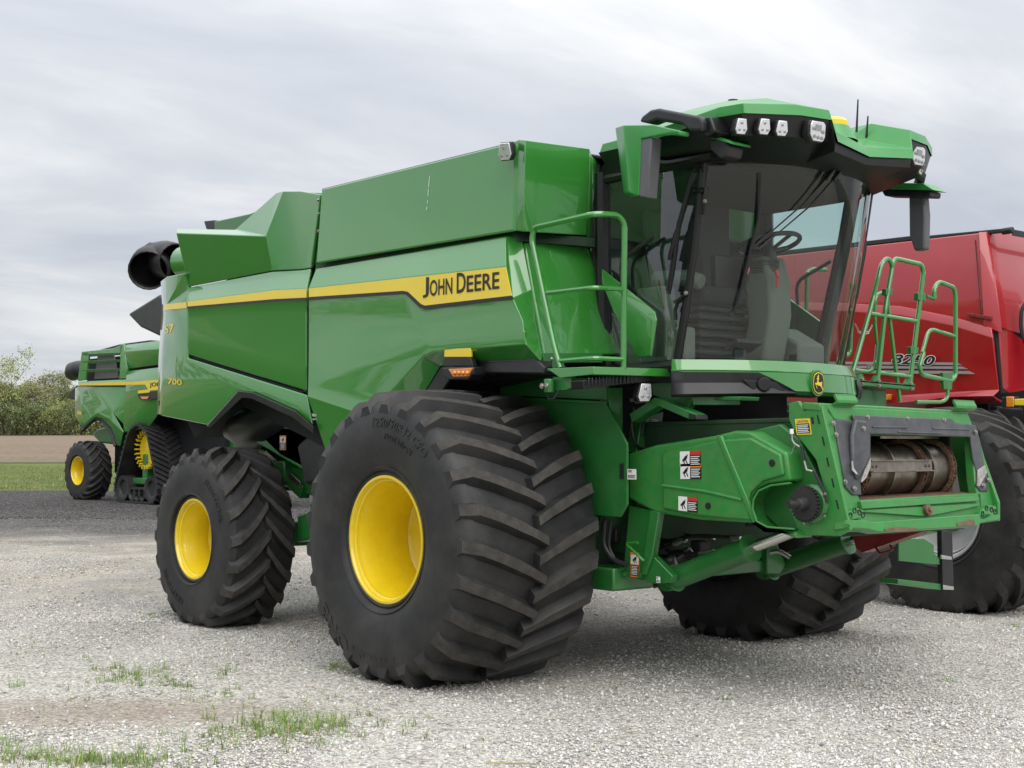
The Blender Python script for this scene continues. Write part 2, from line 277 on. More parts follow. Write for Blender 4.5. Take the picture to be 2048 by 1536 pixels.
# ------------------------------------------------------------------ ground
HD = [-200, 10, 13, 20, 30, 37, 44, 60, 80, 150, 250, 400, 900, 2500]
HZ = [0, 0, .035, .09, .19, .27, .29, .46, .77, 2.0, 3.75, 9.0, 26, 60]
def h_at(D): return float(np.interp(D, HD, HZ))
def RD(R, D, z=0.0):
    p = CAM+RV*R+DV*D; return V3(p[0], p[1], h_at(D)+z)
def px_ground(px, py):                            # where a pixel's ray meets the yard
    r = FV*FPX+RV*(px-PCX)+UV*(PCY-py); r = r/(r@DV); lo, hi = 1.0, 400.0
    for _ in range(50):
        m = (lo+hi)/2; z = CAM[2]+r[2]*m
        if z > h_at(m): lo = m
        else: hi = m
    return CAM+r*lo
def ground_mat(name, kind):
    m = bpy.data.materials.new(name); m.use_nodes = True; t = m.node_tree; t.nodes.clear(); MATS[name] = m
    o = N(t, 'ShaderNodeOutputMaterial'); p = N(t, 'ShaderNodeBsdfPrincipled', i={'Roughness': .95, 'Specular IOR Level': .2}); L(t, p.outputs[0], o.inputs[0])
    g = N(t, 'ShaderNodeNewGeometry'); pos = g.outputs['Position']
    def noise(sc, det=5, ro=.6, vec=None): n = N(t, 'ShaderNodeTexNoise', i={'Scale': sc, 'Detail': det, 'Roughness': ro}); L(t, vec or pos, n.inputs['Vector']); return n.outputs[0]
    def rng(x, a, b, c, d): n = N(t, 'ShaderNodeMapRange', i={'From Min': a, 'From Max': b, 'To Min': c, 'To Max': d}); L(t, x, n.inputs[0]); return n.outputs[0]
    def mix(f, a, b, bl='MIX'):
        n = N(t, 'ShaderNodeMix', data_type='RGBA', blend_type=bl)
        if isinstance(f, (int, float)): n.inputs[0].default_value = f
        else: L(t, f, n.inputs[0])
        for q, s in ((6, a), (7, b)):
            if isinstance(s, tuple): n.inputs[q].default_value = (*s, 1)
            else: L(t, s, n.inputs[q])
        return n.outputs[2]
    def math_(op, a, b):
        n = N(t, 'ShaderNodeMath', operation=op)
        for q, s in ((0, a), (1, b)):
            if isinstance(s, (int, float)): n.inputs[q].default_value = s
            else: L(t, s, n.inputs[q])
        return n.outputs[0]
    def ramp(x, stops):
        n = N(t, 'ShaderNodeValToRGB'); L(t, x, n.inputs[0]); el = n.color_ramp.elements
        el[0].position, el[0].color = stops[0][0], (*stops[0][1], 1); el[1].position, el[1].color = stops[-1][0], (*stops[-1][1], 1)
        for a, c in stops[1:-1]: q = el.new(a); q.color = (*c, 1)
        return n.outputs[0]
    vo = N(t, 'ShaderNodeTexVoronoi', i={'Scale': 38.0, 'Randomness': 1.0}); L(t, pos, vo.inputs['Vector'])
    sepc = N(t, 'ShaderNodeSeparateColor'); L(t, vo.outputs['Color'], sepc.inputs[0])
    vo2 = N(t, 'ShaderNodeTexVoronoi', i={'Scale': 85.0}); L(t, pos, vo2.inputs['Vector'])
    sep2 = N(t, 'ShaderNodeSeparateColor'); L(t, vo2.outputs['Color'], sep2.inputs[0])
    sub = N(t, 'ShaderNodeVectorMath', operation='SUBTRACT'); L(t, pos, sub.inputs[0]); sub.inputs[1].default_value = tuple(CAM)
    dd = N(t, 'ShaderNodeVectorMath', operation='DOT_PRODUCT'); L(t, sub.outputs[0], dd.inputs[0]); dd.inputs[1].default_value = tuple(DV)
    rr = N(t, 'ShaderNodeVectorMath', operation='DOT_PRODUCT'); L(t, sub.outputs[0], rr.inputs[0]); rr.inputs[1].default_value = tuple(RV)
    Dc, Rc = dd.outputs['Value'], rr.outputs['Value']
    if kind in ('gravel', 'millings'):
        val = math_('ADD', math_('MULTIPLY', sepc.outputs[0], .65), math_('MULTIPLY', sep2.outputs[0], .35))
        grav = ramp(val, [(0, (.31, .295, .265)), (.3, (.53, .51, .465)), (.6, (.63, .605, .555)), (1, (.75, .73, .68))])
        gap = rng(vo.outputs['Distance'], .35, .8, 1.0, .55)
        grav = mix(1.0, grav, gap, 'MULTIPLY')
        mid = math_('ADD', math_('MULTIPLY', noise(7, 6, .75), .6), math_('MULTIPLY', noise(24, 5, .7), .4))
        grav = mix(1.0, grav, ramp(mid, [(.34, (.50, .49, .47)), (.46, (.95, .94, .92)), (.62, (1.15, 1.14, 1.11))]), 'MULTIPLY')
        big = noise(.35, 4); grav = mix(rng(big, .5, .75, 0, .55), grav, mix(.5, grav, (.33, .31, .28)))
        mill = ramp(math_('ADD', math_('MULTIPLY', val, .45), math_('MULTIPLY', mid, .6)), [(.32, (.006, .006, .008)), (.48, (.021, .02, .022)), (.58, (.045, .043, .043)), (.68, (.32, .30, .28))])
        if kind == 'gravel':
            # tan fines on the yard beyond the rear wheel, a brown bare patch close by
            tan = math_('MULTIPLY', rng(noise(.5, 5), .38, .6, 0, 1), math_('MULTIPLY', rng(Dc, 13.5, 17, 0, 1), rng(Rc, -1, -4, 0, 1)))
            grav = mix(math_('MULTIPLY', tan, .62), grav, mix(.35, (.52, .42, .27), grav))
            ctr = px_ground(190, 1425); a = N(t, 'ShaderNodeVectorMath', operation='SUBTRACT'); L(t, pos, a.inputs[0]); a.inputs[1].default_value = tuple(ctr)
            r1 = N(t, 'ShaderNodeVectorMath', operation='DOT_PRODUCT'); L(t, a.outputs[0], r1.inputs[0]); r1.inputs[1].default_value = tuple(RV/1.25)
            d1 = N(t, 'ShaderNodeVectorMath', operation='DOT_PRODUCT'); L(t, a.outputs[0], d1.inputs[0]); d1.inputs[1].default_value = tuple(DV/.52)
            q = math_('ADD', math_('MULTIPLY', r1.outputs['Value'], r1.outputs['Value']), math_('MULTIPLY', d1.outputs['Value'], d1.outputs['Value']))
            q = math_('ADD', q, math_('MULTIPLY', noise(3.2, 5), 1.3))
            dirt = rng(q, .5, 2.3, .85, 0)
            grav = mix(dirt, grav, mix(.35, (.25, .17, .12), grav, 'MIX'))
            dk = rng(math_('ADD', Dc, math_('ADD', math_('MULTIPLY', noise(.45, 6), 9.0), math_('MULTIPLY', noise(5, 5, .7), 3.0))), 26.5, 32.0, 0, 1)
            far = rng(Dc, 20.5, 26.0, 0, 1)
            colr = mix(math_('MULTIPLY', dk, .96), grav, mill)
            colr = mix(math_('MULTIPLY', rng(Dc, 10.0, 13.5, 0, .8), rng(noise(.9, 6), .33, .58, 0, 1)), colr, mix(.5, colr, (.17, .165, .16)))
        else:
            colr = mix(rng(noise(.45, 6), .42, .68, 0, .4), mill, mix(.5, mill, (.14, .13, .125)))
        L(t, colr, p.inputs['Base Color'])
        hgt = math_('ADD', math_('MULTIPLY', vo.outputs['Distance'], -1.0), math_('MULTIPLY', vo2.outputs['Distance'], -.4))
        b = N(t, 'ShaderNodeBump', i={'Strength': 1.0, 'Distance': .022}); L(t, hgt, b.inputs['Height']); L(t, b.outputs[0], p.inputs['Normal'])
    elif kind == 'added_lawn':
        c = ramp(noise(3.0, 8, .7), [(.3, (.035, .065, .014)), (.5, (.06, .105, .022)), (.7, (.11, .15, .04))]); L(t, c, p.inputs['Base Color'])
        b = N(t, 'ShaderNodeBump', i={'Strength': 1.0, 'Distance': .12}); L(t, noise(9, 8, .75), b.inputs['Height']); L(t, b.outputs[0], p.inputs['Normal'])
    elif kind == 'grass':
        c = ramp(noise(3.0, 8, .7), [(.3, (.06, .085, .02)), (.5, (.115, .15, .035)), (.7, (.19, .215, .07))])
        c = mix(rng(noise(.16, 5), .45, .65, 0, .6), c, (.19, .215, .07))
        edge = rng(math_('ADD', Dc, math_('MULTIPLY', noise(.8, 5), 3.0)), 44.2, 46.8, .85, 0)
        c = mix(edge, c, (.25, .215, .15))
        L(t, c, p.inputs['Base Color'])
        b = N(t, 'ShaderNodeBump', i={'Strength': 1.0, 'Distance': .12}); L(t, noise(9, 8, .75), b.inputs['Height']); L(t, b.outputs[0], p.inputs['Normal'])
    else:
        sc = N(t, 'ShaderNodeCombineXYZ'); L(t, math_('MULTIPLY', Rc, .5), sc.inputs[0]); L(t, math_('MULTIPLY', Dc, 1.0), sc.inputs[1])
        c = ramp(noise(2.2, 8, .72), [(.3, (.12, .085, .058)), (.5, (.205, .155, .112)), (.72, (.32, .26, .19))])
        c = mix(rng(noise(.10, 5, .6, sc.outputs[0]), .46, .62, 0, .5), c, (.24, .20, .14))
        grn = rng(math_('ADD', Dc, math_('MULTIPLY', noise(.5, 5), 9.0)), 82, 92, .55, 0)
        c = mix(grn, c, (.10, .13, .04)); L(t, c, p.inputs['Base Color'])
        b = N(t, 'ShaderNodeBump', i={'Strength': .9, 'Distance': .15}); L(t, noise(4, 8, .75), b.inputs['Height']); L(t, b.outputs[0], p.inputs['Normal'])
    return m
def sheet(name, Ds, Rs, z, m, jag0=0, jag1=0, wob=0.0, label=None):
    rows = []
    for i, D in enumerate(Ds):
        row = []
        for R in Rs:
            j = 0
            if i == 0 and jag0: j = jag0*(math.sin(R*1.7)+.6*math.sin(R*4.3+1)+.5*math.sin(R*.4))
            if i == len(Ds)-1 and jag1: j = jag1*(math.sin(R*1.3)+.6*math.sin(R*3.9+2)+.5*math.sin(R*.5))
            p = RD(R, D+j, z(D) if callable(z) else z)
            if wob: p[2] += wob*(math.sin(p[0]*1.3+.5)*math.sin(p[1]*1.1)+.5*math.sin(p[0]*3.1+p[1]*2.3))
            row.append(p)
        rows.append(row)
    mb = MB().quads(rows); ob = mb.build(name, m, sharp=180, weld=False, kind='structure')
    if ob.data.polygons[0].normal.z < 0: ob.data.flip_normals()
    return ob
Rn = list(np.linspace(-240, -40, 21))+list(np.linspace(-36, 36, 73))+list(np.linspace(40, 240, 21))
sheet('ground', [-120, -60, -30, -10, 0, 3, 5]+list(np.arange(6, 30, .75))+list(np.arange(30, 47, 1.5))+[50, 60, 80, 110, 150, 250, 400, 900, 2500], [-2500, -800]+Rn+[800, 2500],
      lambda D: 0 if D < 43.9 else -.12, ground_mat('gravel', 'gravel'), wob=.008)
Rl = list(np.arange(-90, 60, .7))
sheet('millings_lane', [28.0]+list(np.arange(29, 43.6, 1.1))+[44.3], Rl, lambda D: -.09 if D < 28.5 else .014, ground_mat('asphalt_millings', 'millings'), .35, .12)
sheet('grass_verge', [43.9, 46, 50, 55, 60, 66, 72, 80.6], list(np.arange(-130, 90, .9)), .02, ground_mat('verge_grass', 'grass'), .22, .3)
sheet('ploughed_field', [80, 90, 100, 115, 130, 150, 175, 200, 225, 250, 262], list(np.arange(-330, 260, 6)), .05, ground_mat('ploughed_soil', 'field'), .4, .8)
sheet('meadow', [260, 280, 320, 400, 600, 900, 2500], [-2500, -900, -400, -200, -100, 0, 100, 200, 400, 900, 2500], .12, ground_mat('far_grass', 'grass'))
# loose stones: numpy mesh, one object
def stones(name, pts, sizes, mats, seed=1):
    r = np.random.default_rng(seed); n = len(pts)
    base = np.array([(1, 0, 0), (0, 1, 0), (-1, 0, 0), (0, -1, 0), (0, 0, .75), (0, 0, -.5)], float)
    fac = np.array([(0, 1, 4), (1, 2, 4), (2, 3, 4), (3, 0, 4), (1, 0, 5), (2, 1, 5), (3, 2, 5), (0, 3, 5)])
    v = base[None]*(sizes[:, None, None]*r.uniform(.55, 1.25, (n, 6, 3)))
    a = r.uniform(0, 6.28, n); ca, sa = np.cos(a)[:, None], np.sin(a)[:, None]
    ti = r.uniform(-.5, .5, n)[:, None]; z = v[:, :, 2]+ti*v[:, :, 0]
    x = v[:, :, 0]*ca-v[:, :, 1]*sa; y = v[:, :, 0]*sa+v[:, :, 1]*ca
    v = np.stack([x, y, z], 2)+pts[:, None]
    f = (fac[None]+6*np.arange(n)[:, None, None]).reshape(-1, 3)
    me = bpy.data.meshes.new(name); me.vertices.add(n*6); me.vertices.foreach_set('co', v.reshape(-1).astype(np.float32))
    me.loops.add(len(f)*3); me.loops.foreach_set('vertex_index', f.reshape(-1).astype(np.int32))
    me.polygons.add(len(f)); me.polygons.foreach_set('loop_start', np.arange(len(f), dtype=np.int32)*3)
    me.polygons.foreach_set('material_index', np.repeat(np.where(r.random(n) < np.clip(.22+.45*fbm(pts, .5, 9)+.05*((pts-CAM)@DV-10)-.10*((pts-CAM)@RV+1.2), .08, .95), r.choice([2, 1, 3], n, p=[.42, .28, .30]), r.choice([0, 1, 2, 3], n, p=[.5, .28, .14, .08])), 8).astype(np.int32))
    me.update(calc_edges=True)
    for m in mats: me.materials.append(m)
    ob = bpy.data.objects.new(name, me); COL.objects.link(ob); ob['kind'] = 'stuff'; return ob
SM = [mat('stone_pale', (.66, .65, .62), .9, var=.15, vscale=40), mat('stone_grey', (.50, .49, .47), .9, var=.2, vscale=40),
      mat('stone_warm', (.58, .53, .45), .9, var=.2, vscale=40), mat('stone_dark', (.30, .29, .275), .9, var=.3, vscale=40)]
def fbm(P_, sc, sd=0):                           # cheap smooth noise for patchiness
    x, y = P_[:, 0]*sc+sd, P_[:, 1]*sc-sd
    return (np.sin(x*1.0+1.3*np.sin(y*.7))+np.sin(y*1.1+1.7*np.sin(x*.6+1))+.6*np.sin(2.3*x+1.9*y)+.5*np.sin(3.7*y-2.9*x+2))/3.1
def zg(P_, D_): return np.interp(D_, HD, HZ)+.008*(np.sin(P_[:, 0]*1.3+.5)*np.sin(P_[:, 1]*1.1)+.5*np.sin(P_[:, 0]*3.1+P_[:, 1]*2.3))
n = 150000
Dq = 5.6+9.5*RNG.random(n)**1.1; Rq = (RNG.random(n)-.5)*2*(.385*Dq+.25)
P = CAM[None]+Rq[:, None]*RV+Dq[:, None]*DV
sz = np.clip(RNG.lognormal(math.log(.0070), .42, n), .003, .024)
P[:, 2] = zg(P, Dq)+sz*.1
bc = px_ground(190, 1425); dq = P-bc; el = (dq@RV/1.2)**2+((dq@DV)/.5)**2+.5*np.sin(P[:, 0]*5)*np.sin(P[:, 1]*4)
fines = fbm(P, .9, 2)                            # compacted patches carry fewer loose stones
keep = ((RNG.random(n) < np.clip(.12+.75*(el-.55), .12, 1))) & (RNG.random(n) < np.clip(.80-.75*fines, .12, 1)); P, sz, Dq = P[keep], sz[keep], Dq[keep]
n2_ = 70000; D2 = 13.0+10*RNG.random(n2_)**1.2; R2 = -.40*D2+RNG.random(n2_)*(.50*D2); P2 = CAM[None]+R2[:, None]*RV+D2[:, None]*DV; s2 = np.clip(RNG.lognormal(math.log(.0095), .4, n2_), .005, .03)
P2[:, 2] = zg(P2, D2)+s2*.1
k2 = RNG.random(n2_) < np.clip(.62-.8*fbm(P2, .7, 5), .05, 1)*np.clip((23-D2)/6, 0, 1); P2, s2, D2 = P2[k2], s2[k2], D2[k2]
gs = stones('gravel_stones', np.concatenate([P, P2]), np.concatenate([sz, s2]), SM, 3); gs['label'] = 'loose pale limestone gravel scattered over the yard'; gs['category'] = 'gravel'
# weeds: thin curved blades, one mass
GRS = mat('weed_blade', (.17, .26, .055), .55, var=.35, vscale=3); GRS2 = mat('dry_blade', (.34, .29, .13), .7, var=.2); GRS3 = mat('moss', (.13, .14, .035), .8, var=.3)
mb = MB()
def blade(p, hgt, lean, az, wd, mi):
    d = V3(math.cos(az), math.sin(az), 0); sdv = V3(-d[1], d[0], 0)*wd; rows = []
    for t in (0, .4, .75, 1.0):
        c = p+d*lean*t*t+V3(0, 0, hgt*t*(1-.18*t)); k = (1-t)**.6
        rows.append([c-sdv*k, c+sdv*k])
    mb.quads(rows, mi)
patches = [(570, 1455, .42, .22, 420, .10), (640, 1470, .3, .16, 220, .10), (470, 1470, .25, .12, 120, .08), (270, 1350, .2, .12, 130, .07), (300, 1365, .3, .10, 110, .05), (200, 1340, .14, .08, 40, .06),
           (38, 1370, .04, .03, 14, .10), (365, 1372, .06, .04, 40, .07), (445, 1350, .05, .12, 26, .12), (420, 1385, .15, .10, 30, .05), (160, 1522, .40, .10, 260, .09), (230, 1528, .3, .08, 200, .08), (60, 1515, .25, .08, 90, .09),
           (10, 1495, .08, .05, 20, .08), (340, 1500, .3, .12, 60, .05), (520, 1400, .5, .2, 60, .05), (740, 1345, .18, .05, 70, .045), (690, 1335, .14, .05, 60, .05), (655, 1340, .12, .05, 30, .05), (345, 1228, .15, .08, 90, .04),
           (300, 1196, .08, .04, 40, .03), (590, 1180, .06, .04, 22, .04), (1890, 1360, .10, .05, 34, .03), (1800, 1475, .05, .03, 26, .025), (1900, 1520, .06, .03, 26, .025), (2040, 1502, .05, .03, 22, .03), (1450, 1418, .05, .02, 14, .03), (1690, 1532, .05, .02, 16, .02), (1460, 1400, .08, .03, 10, .03), (860, 1470, .6, .3, 26, .035), (1210, 1380, .7, .2, 20, .03), (1960, 1420, .3, .1, 24, .03), (2030, 1250, .15, .08, 40, .03), (150, 1400, .9, .3, 70, .04), (80, 1300, .8, .3, 60, .04)]
for px, py, sr, sdp, cnt, hg in patches:
    c = px_ground(px, py)
    for _ in range(max(2, int(cnt/3.2))):
        tc_ = c+RV*random.gauss(0, sr*.6)+DV*random.gauss(0, sdp*1.1); hh = hg*random.uniform(.35, 1.3)
        for _ in range(random.randint(3, 13)):
            q = tc_+RV*random.gauss(0, .016)+DV*random.gauss(0, .016); q[2] = h_at((q-CAM)@DV)-.004
            blade(q, hh*random.uniform(.35, 1.15), hh*random.uniform(.15, .9), random.uniform(0, 6.28), random.uniform(.0014, .0034), 0 if random.random() < .88 else 1)
for px, py, ln in ((975, 1530, .28), (1250, 1468, .08), (1190, 1320, .1), (630, 1335, .06)):
    c = px_ground(px, py)+V3(0, 0, .012); mb.tube([c, c+RV*ln*.95-DV*ln*.2+V3(0, 0, .006)], .004, 5, 1)
g = mb.build('weeds', [GRS, GRS2], sharp=180, weld=False, kind='stuff'); g['label'] = 'thin green grass weeds growing through the gravel'; g['category'] = 'grass'
# rough grass standing on the verge
mb = MB()
for _ in range(9000):
    D = 44.6+random.random()**1.6*30; R = random.uniform(-24, -8)*D/50
    q = RD(R, D, 0); blade(q, random.uniform(.05, .16), random.uniform(.02, .1), random.uniform(0, 6.28), random.uniform(.006, .014), 0 if random.random() < .7 else 1)
g = mb.build('verge_blades', [mat('verge_blade', (.10, .17, .03), .6, var=.4, vscale=.7), GRS2], sharp=180, weld=False, kind='stuff'); g['label'] = 'short rough grass standing on the verge behind the lane'; g['category'] = 'grass'
# ------------------------------------------------------------------ trees
BARK = mat('bark', (.085, .072, .06), .9, var=.3, bump=.4, bscale=20)
LEAFS = [mat('leaf_spring', (.30, .355, .12), .6, var=.3, vscale=.6), mat('leaf_olive', (.30, .30, .13), .6, var=.3, vscale=.6), mat('leaf_deep', (.13, .17, .07), .6, var=.3, vscale=.6)]
def tree_mesh(seed, H, spread, leafi, dens, lsize):
    r = random.Random(seed); mb = MB(); tips = []
    def limb(p, d, ln, rad, lev):
        k = 4; pts = [p]; q = np.array(p, float); dd = nrm(d)
        for i in range(k):
            dd = nrm(dd+V3(r.gauss(0, .12), r.gauss(0, .12), .06 if lev else .02)); q = q+dd*ln/k; pts.append(q)
        rs = [rad*(1-.62*i/k) for i in range(k+1)]
        mb.tube(pts, rs, 6 if lev < 2 else 4, 0, cap=False)
        if lev >= 1: tips.extend([(pts[-1], ln), (pts[-2], ln)])
        if lev < 3:
            for c in range({0: 8, 1: 4, 2: 3}[lev]):
                t = r.uniform(.16 if lev == 0 else .3, 1.0); i = min(int(t*k), k-1); b = pts[i]+(pts[i+1]-pts[i])*(t*k-i)
                az = r.uniform(0, 6.28); up = r.uniform(.15, .9)
                limb(b, nrm(V3(math.cos(az), math.sin(az), up)*1.0+dd*.35), ln*r.uniform(.38, .62)*(spread if lev == 0 else 1), rs[i]*.55, lev+1)
    limb(V3(0, 0, -.2), V3(r.gauss(0, .04), r.gauss(0, .04), 1), H*.86, H*.019, 0)
    trunk = mb; cm = MB()
    for p, ln in tips:
        if r.random() < .1: continue
        nl = int(dens*r.uniform(.4, 1.6)); cl = lsize*r.uniform(2.0, 4.2)
        for _ in range(nl):
            c = np.array(p)+V3(r.gauss(0, cl), r.gauss(0, cl), r.gauss(0, cl*.75))
            a = nrm(V3(r.gauss(0, 1), r.gauss(0, 1), r.gauss(0, 1))); b = nrm(np.cross(a, V3(r.gauss(0, 1), r.gauss(0, 1), r.gauss(0, 1)))); s = lsize*r.uniform(.5, 1.3)
            cm.add([c-a*s, c+b*s*.55, c+a*s, c-b*s*.55], [(0, 1, 2, 3)], 0 if r.random() < .75 else 1)
    return trunk, cm
def mk_me(mb, name, mats):
    o = mb.build(name, mats, sharp=180, weld=False); me = o.data; bpy.data.objects.remove(o); return me
KINDS = []
for seed, H, sp, li, dens, ls in ((1, 13.5, 1.0, 0, 12, .22), (2, 11.5, 1.15, 0, 26, .21), (3, 10.5, 1.2, 1, 26, .21), (4, 9.5, 1.3, 1, 28, .2), (5, 8.5, 1.3, 2, 30, .2), (6, 11.0, 1.0, 0, 22, .21)):
    tm, cm = tree_mesh(seed, H, sp, li, dens, ls)
    KINDS.append((mk_me(tm, 'trunk', [BARK]), mk_me(cm, 'crown', [LEAFS[li], LEAFS[(li+1) % 3]])))
TL = {0: 'tall sparse spring tree with bare branch tips above the hedgerow', 1: 'broad yellow-green spring tree in the row behind the field', 2: 'olive-leaved tree with dense rounded crown behind the field',
      3: 'low wide olive tree in the row behind the field', 4: 'short dark green tree at the foot of the wood', 5: 'slim light green tree in the row behind the field'}
def tree(kind, R, D, s, yaw, group='trees along the far edge of the field', label=None, z=-.1):
    p = RD(R, D, z); e_ = empty('tree', label or TL[kind], 'tree', tuple(p), yaw, group); e_.scale = (s, s, s)
    for nm, me in zip(('trunk', 'crown'), KINDS[kind]):
        c = bpy.data.objects.new(nm, me); COL.objects.link(c); c.parent = e_
# unseen grass added left of the yard so the green panels mirror darker ground
lw_ = [(-1.9, 3.0), (-4.6, 10), (-9.6, 22), (-18.6, 43.6), (-150, 43.6), (-150, -40), (-30, -40), (-6, -6)]
eg = [(-.42*d_-.55-.25*abs(math.sin(d_*2.3)+.6*math.sin(d_*5.1+1)+.4*math.sin(d_*11)), d_) for d_ in np.arange(3.0, 43.6, .22)]
rl_ = [[RD(a, b, .03) for a, b in eg], [RD(a-14, b, .03) for a, b in eg], [RD(-150, b, .03) for a, b in eg]]; m_l = MB().quads(rl_); m_l.poly([RD(a, b, .03) for a, b in ((eg[0][0], 3.0), (-150, 3.0), (-150, -40), (-30, -40), (-6, -6))]); ol = m_l.build('added_lawn', ground_mat('added_lawn_grass', 'added_lawn'), weld=False, kind='structure')
if ol.data.polygons[0].normal.z < 0: ol.data.flip_normals()
rt = random.Random(11)
for px, kind, D, s in ((-40, 1, 262, .85), (6, 0, 255, .86), (35, 5, 262, .78), (52, 4, 254, .6), (78, 3, 258, .68), (95, 2, 268, .66), (120, 2, 262, .80), (140, 4, 256, .58), (152, 1, 266, .66), (172, 5, 262, .7), (200, 4, 258, .65), (-15, 3, 256, .75), (65, 2, 270, .68), (22, 4, 253, .62), (132, 5, 270, .62), (105, 5, 255, .52), (-80, 2, 262, .8), (-120, 5, 258, .85), (-165, 1, 264, .8), (225, 2, 262, .7), (260, 1, 262, .7), (300, 3, 262, .75)):
    tree(kind, (px-1024)/FPX*D, D, s, rt.uniform(0, 6.28))
for i in range(16): tree(rt.choice([1, 2, 3, 5]), -62+i*11+rt.uniform(-3, 3), 285+rt.uniform(-8, 14), rt.uniform(.55, .75), rt.uniform(0, 6.28), group='trees along the far edge of the field')
for i in range(12): tree(rt.choice([1, 2, 3, 5]), -118+i*4.6+rt.uniform(-1.5, 1.5), 305+rt.uniform(-8, 14), rt.uniform(.5, .66), rt.uniform(0, 6.28))
# undergrowth under the wood
cm = MB(); r = random.Random(4)
for _ in range(24000):
    R = r.uniform(-125, -50); D = r.uniform(256, 272); c = RD(R, D, r.random()**1.7*3.6+(.3 if math.sin(R*.9)+math.sin(R*.37) > .6 else 0))
    a = nrm(V3(r.gauss(0, 1), r.gauss(0, 1), r.gauss(0, 1))); b = nrm(np.cross(a, V3(r.gauss(0, 1), r.gauss(0, 1), r.gauss(0, 1)))); s = r.uniform(.12, .3)
    cm.add([c-a*s, c+b*s*.6, c+a*s, c-b*s*.6], [(0, 1, 2, 3)], r.choice([0, 1, 1, 2]))
g = cm.build('undergrowth', LEAFS, sharp=180, weld=False, kind='stuff'); g['label'] = 'low scrub under the trees at the field edge'; g['category'] = 'undergrowth'
# the same wood runs on round the yard beyond the left edge of the photograph; the paint mirrors it
for i in range(26):
    a = math.radians(196+i*2.3); d = 215+rt.uniform(-10, 25); q = V3(d*math.cos(a), d*math.sin(a), 0)-CAM
    tree(rt.choice([1, 2, 3, 5]), q@RV, q@DV, rt.uniform(.9, 1.25), rt.uniform(0, 6.28), group='trees round the open side of the yard', label='leafy tree in the wood round the open side of the yard', z=-.05)
# ------------------------------------------------------------------ wheels
def tyre_mesh(c, R, w, rr, nl, lh, vdir, sweep=.42, zmin=0.0, side=-1, topw=.075, flange=None, seg=72):
    """tyre round the y axis at c; side=-1: outer face towards -y; vdir: which way the chevrons point"""
    c = np.array(c, float); Rc = R-lh; T = Rc-rr; mb = MB(); h = w/2
    fo = flange if flange else .40*w
    prof = [(rr-.01, -fo+.02), (rr+.02, -fo-.005), (rr+.035, -fo+.004), (rr+.10*T, -fo-.03), (rr+.125*T, -fo-.036), (rr+.135*T, -fo-.028), (rr+.28*T, -h*.985), (rr+.48*T, -h), (rr+.66*T, -h*.99), (rr+.80*T, -h*.965), (rr+.91*T, -h*.925), (rr+.98*T, -h*.85), (Rc+.002, -h*.60), (Rc+.012, 0)]
    prof = prof+[(a, -b) for a, b in prof[-2::-1]]
    mb.lathe(prof, c, 'y', seg, 0)
    def rad(y):
        y = abs(y)/h
        return float(np.interp(y, [0, .60, .85, .925, .965, .99], [Rc+.012, Rc+.002, rr+.98*T, rr+.91*T, rr+.80*T, rr+.66*T]))
    ns = 9
    for k in range(nl):
        for sg in (-1, 1):
            a0 = 2*math.pi*(k+(.5 if sg > 0 else 0))/nl; rows = []
            for i in range(ns+1):
                t = i/ns; lat = sg*h*(-.06+.98*t) if t < 1 else sg*h*.96
                ang = a0+vdir*sweep*(1-t)**1.0*(.75+.25*(1-t))
                rb = rad(lat)-.012; q = lh if t < .86 else lh*(1-.2*(t-.86)/.14)
                rt_ = rad(lat)+q if t < .8 else min(rad(lat)+q*1.15, R-.004-(t-.8)*.035)
                tw = topw*(1.0 if t > .25 else .85)/2; bw = tw*1.9
                def P(r, s_): a = ang+s_/r; return c+V3(r*math.cos(a), lat, r*math.sin(a))
                rows.append([P(rb, -bw), P(rt_, -tw), P(rt_, tw), P(rb, bw)])
            n = len(rows)
            b = len(mb.v); mb.v += [tuple(p) for r in rows for p in r]
            for i in range(n-1):
                for j in range(3): mb.f.append((b+i*4+j, b+i*4+j+1, b+(i+1)*4+j+1, b+(i+1)*4+j)); mb.m.append(1 if j == 1 else 0)
            mb.f.append((b, b+1, b+2, b+3)); mb.m.append(0); e_ = b+(n-1)*4; mb.f.append((e_+3, e_+2, e_+1, e_)); mb.m.append(0)
    # the tyre sits on the ground: flatten and bulge the contact patch
    nv = []
    for x, y, z in mb.v:
        if z < zmin: z = zmin+.15*(z-zmin)*0
        d = z-zmin
        if d < .28: y = c[1]+(y-c[1])*(1+.035*(1-d/.28)**2)
        nv.append((x, y, z))
    mb.v = nv
    return mb
def rim_mesh(c, rr, dish, side, depth=.5, hub=.0):
    mb = MB(); r = rr
    prof = [(r+.004, .05), (r+.010, .015), (r+.004, 0), (r-.012, -.002), (r-.020, .010), (r-.024, .03), (r-.036, .038), (r-.040, .07), (r-.058, .10), (r-.060, depth*.42), (r-.072, depth*.48), (r-.074, depth), (r-.10, depth+.02), (.18, depth+.03), (.17, depth-.02), (.12, depth-.03), (.0, depth-.03)]
    mb.lathe([(a, b*1.0) for a, b in prof], c, 'y', 64, 0, sgn=(1 if side < 0 else -1))
    return mb
def arc_text(mb, txt, c, r, ang0, yface, side, hgt, bold=.01, lift=.006, mi=None, flip=False):
    v, f = text_geo(txt, bold=bold, extr=.03, space=1.1); a = np.array(v); sc = hgt/.72
    x0 = (a[:, 0].min()+a[:, 0].max())/2
    out_ = []
    for p in v:
        s = (p[0]-x0)*sc; rr = r+(p[1]*sc if not flip else -p[1]*sc); an = ang0-(s/r if not flip else -s/r)
        yy = yface(rr) if callable(yface) else yface
        out_.append(V3(c[0]+rr*math.cos(an), yy+side*(lift*(1 if p[2] > 0 else -1)), c[2]+rr*math.sin(an)))
    mb.add(out_, f, mi)
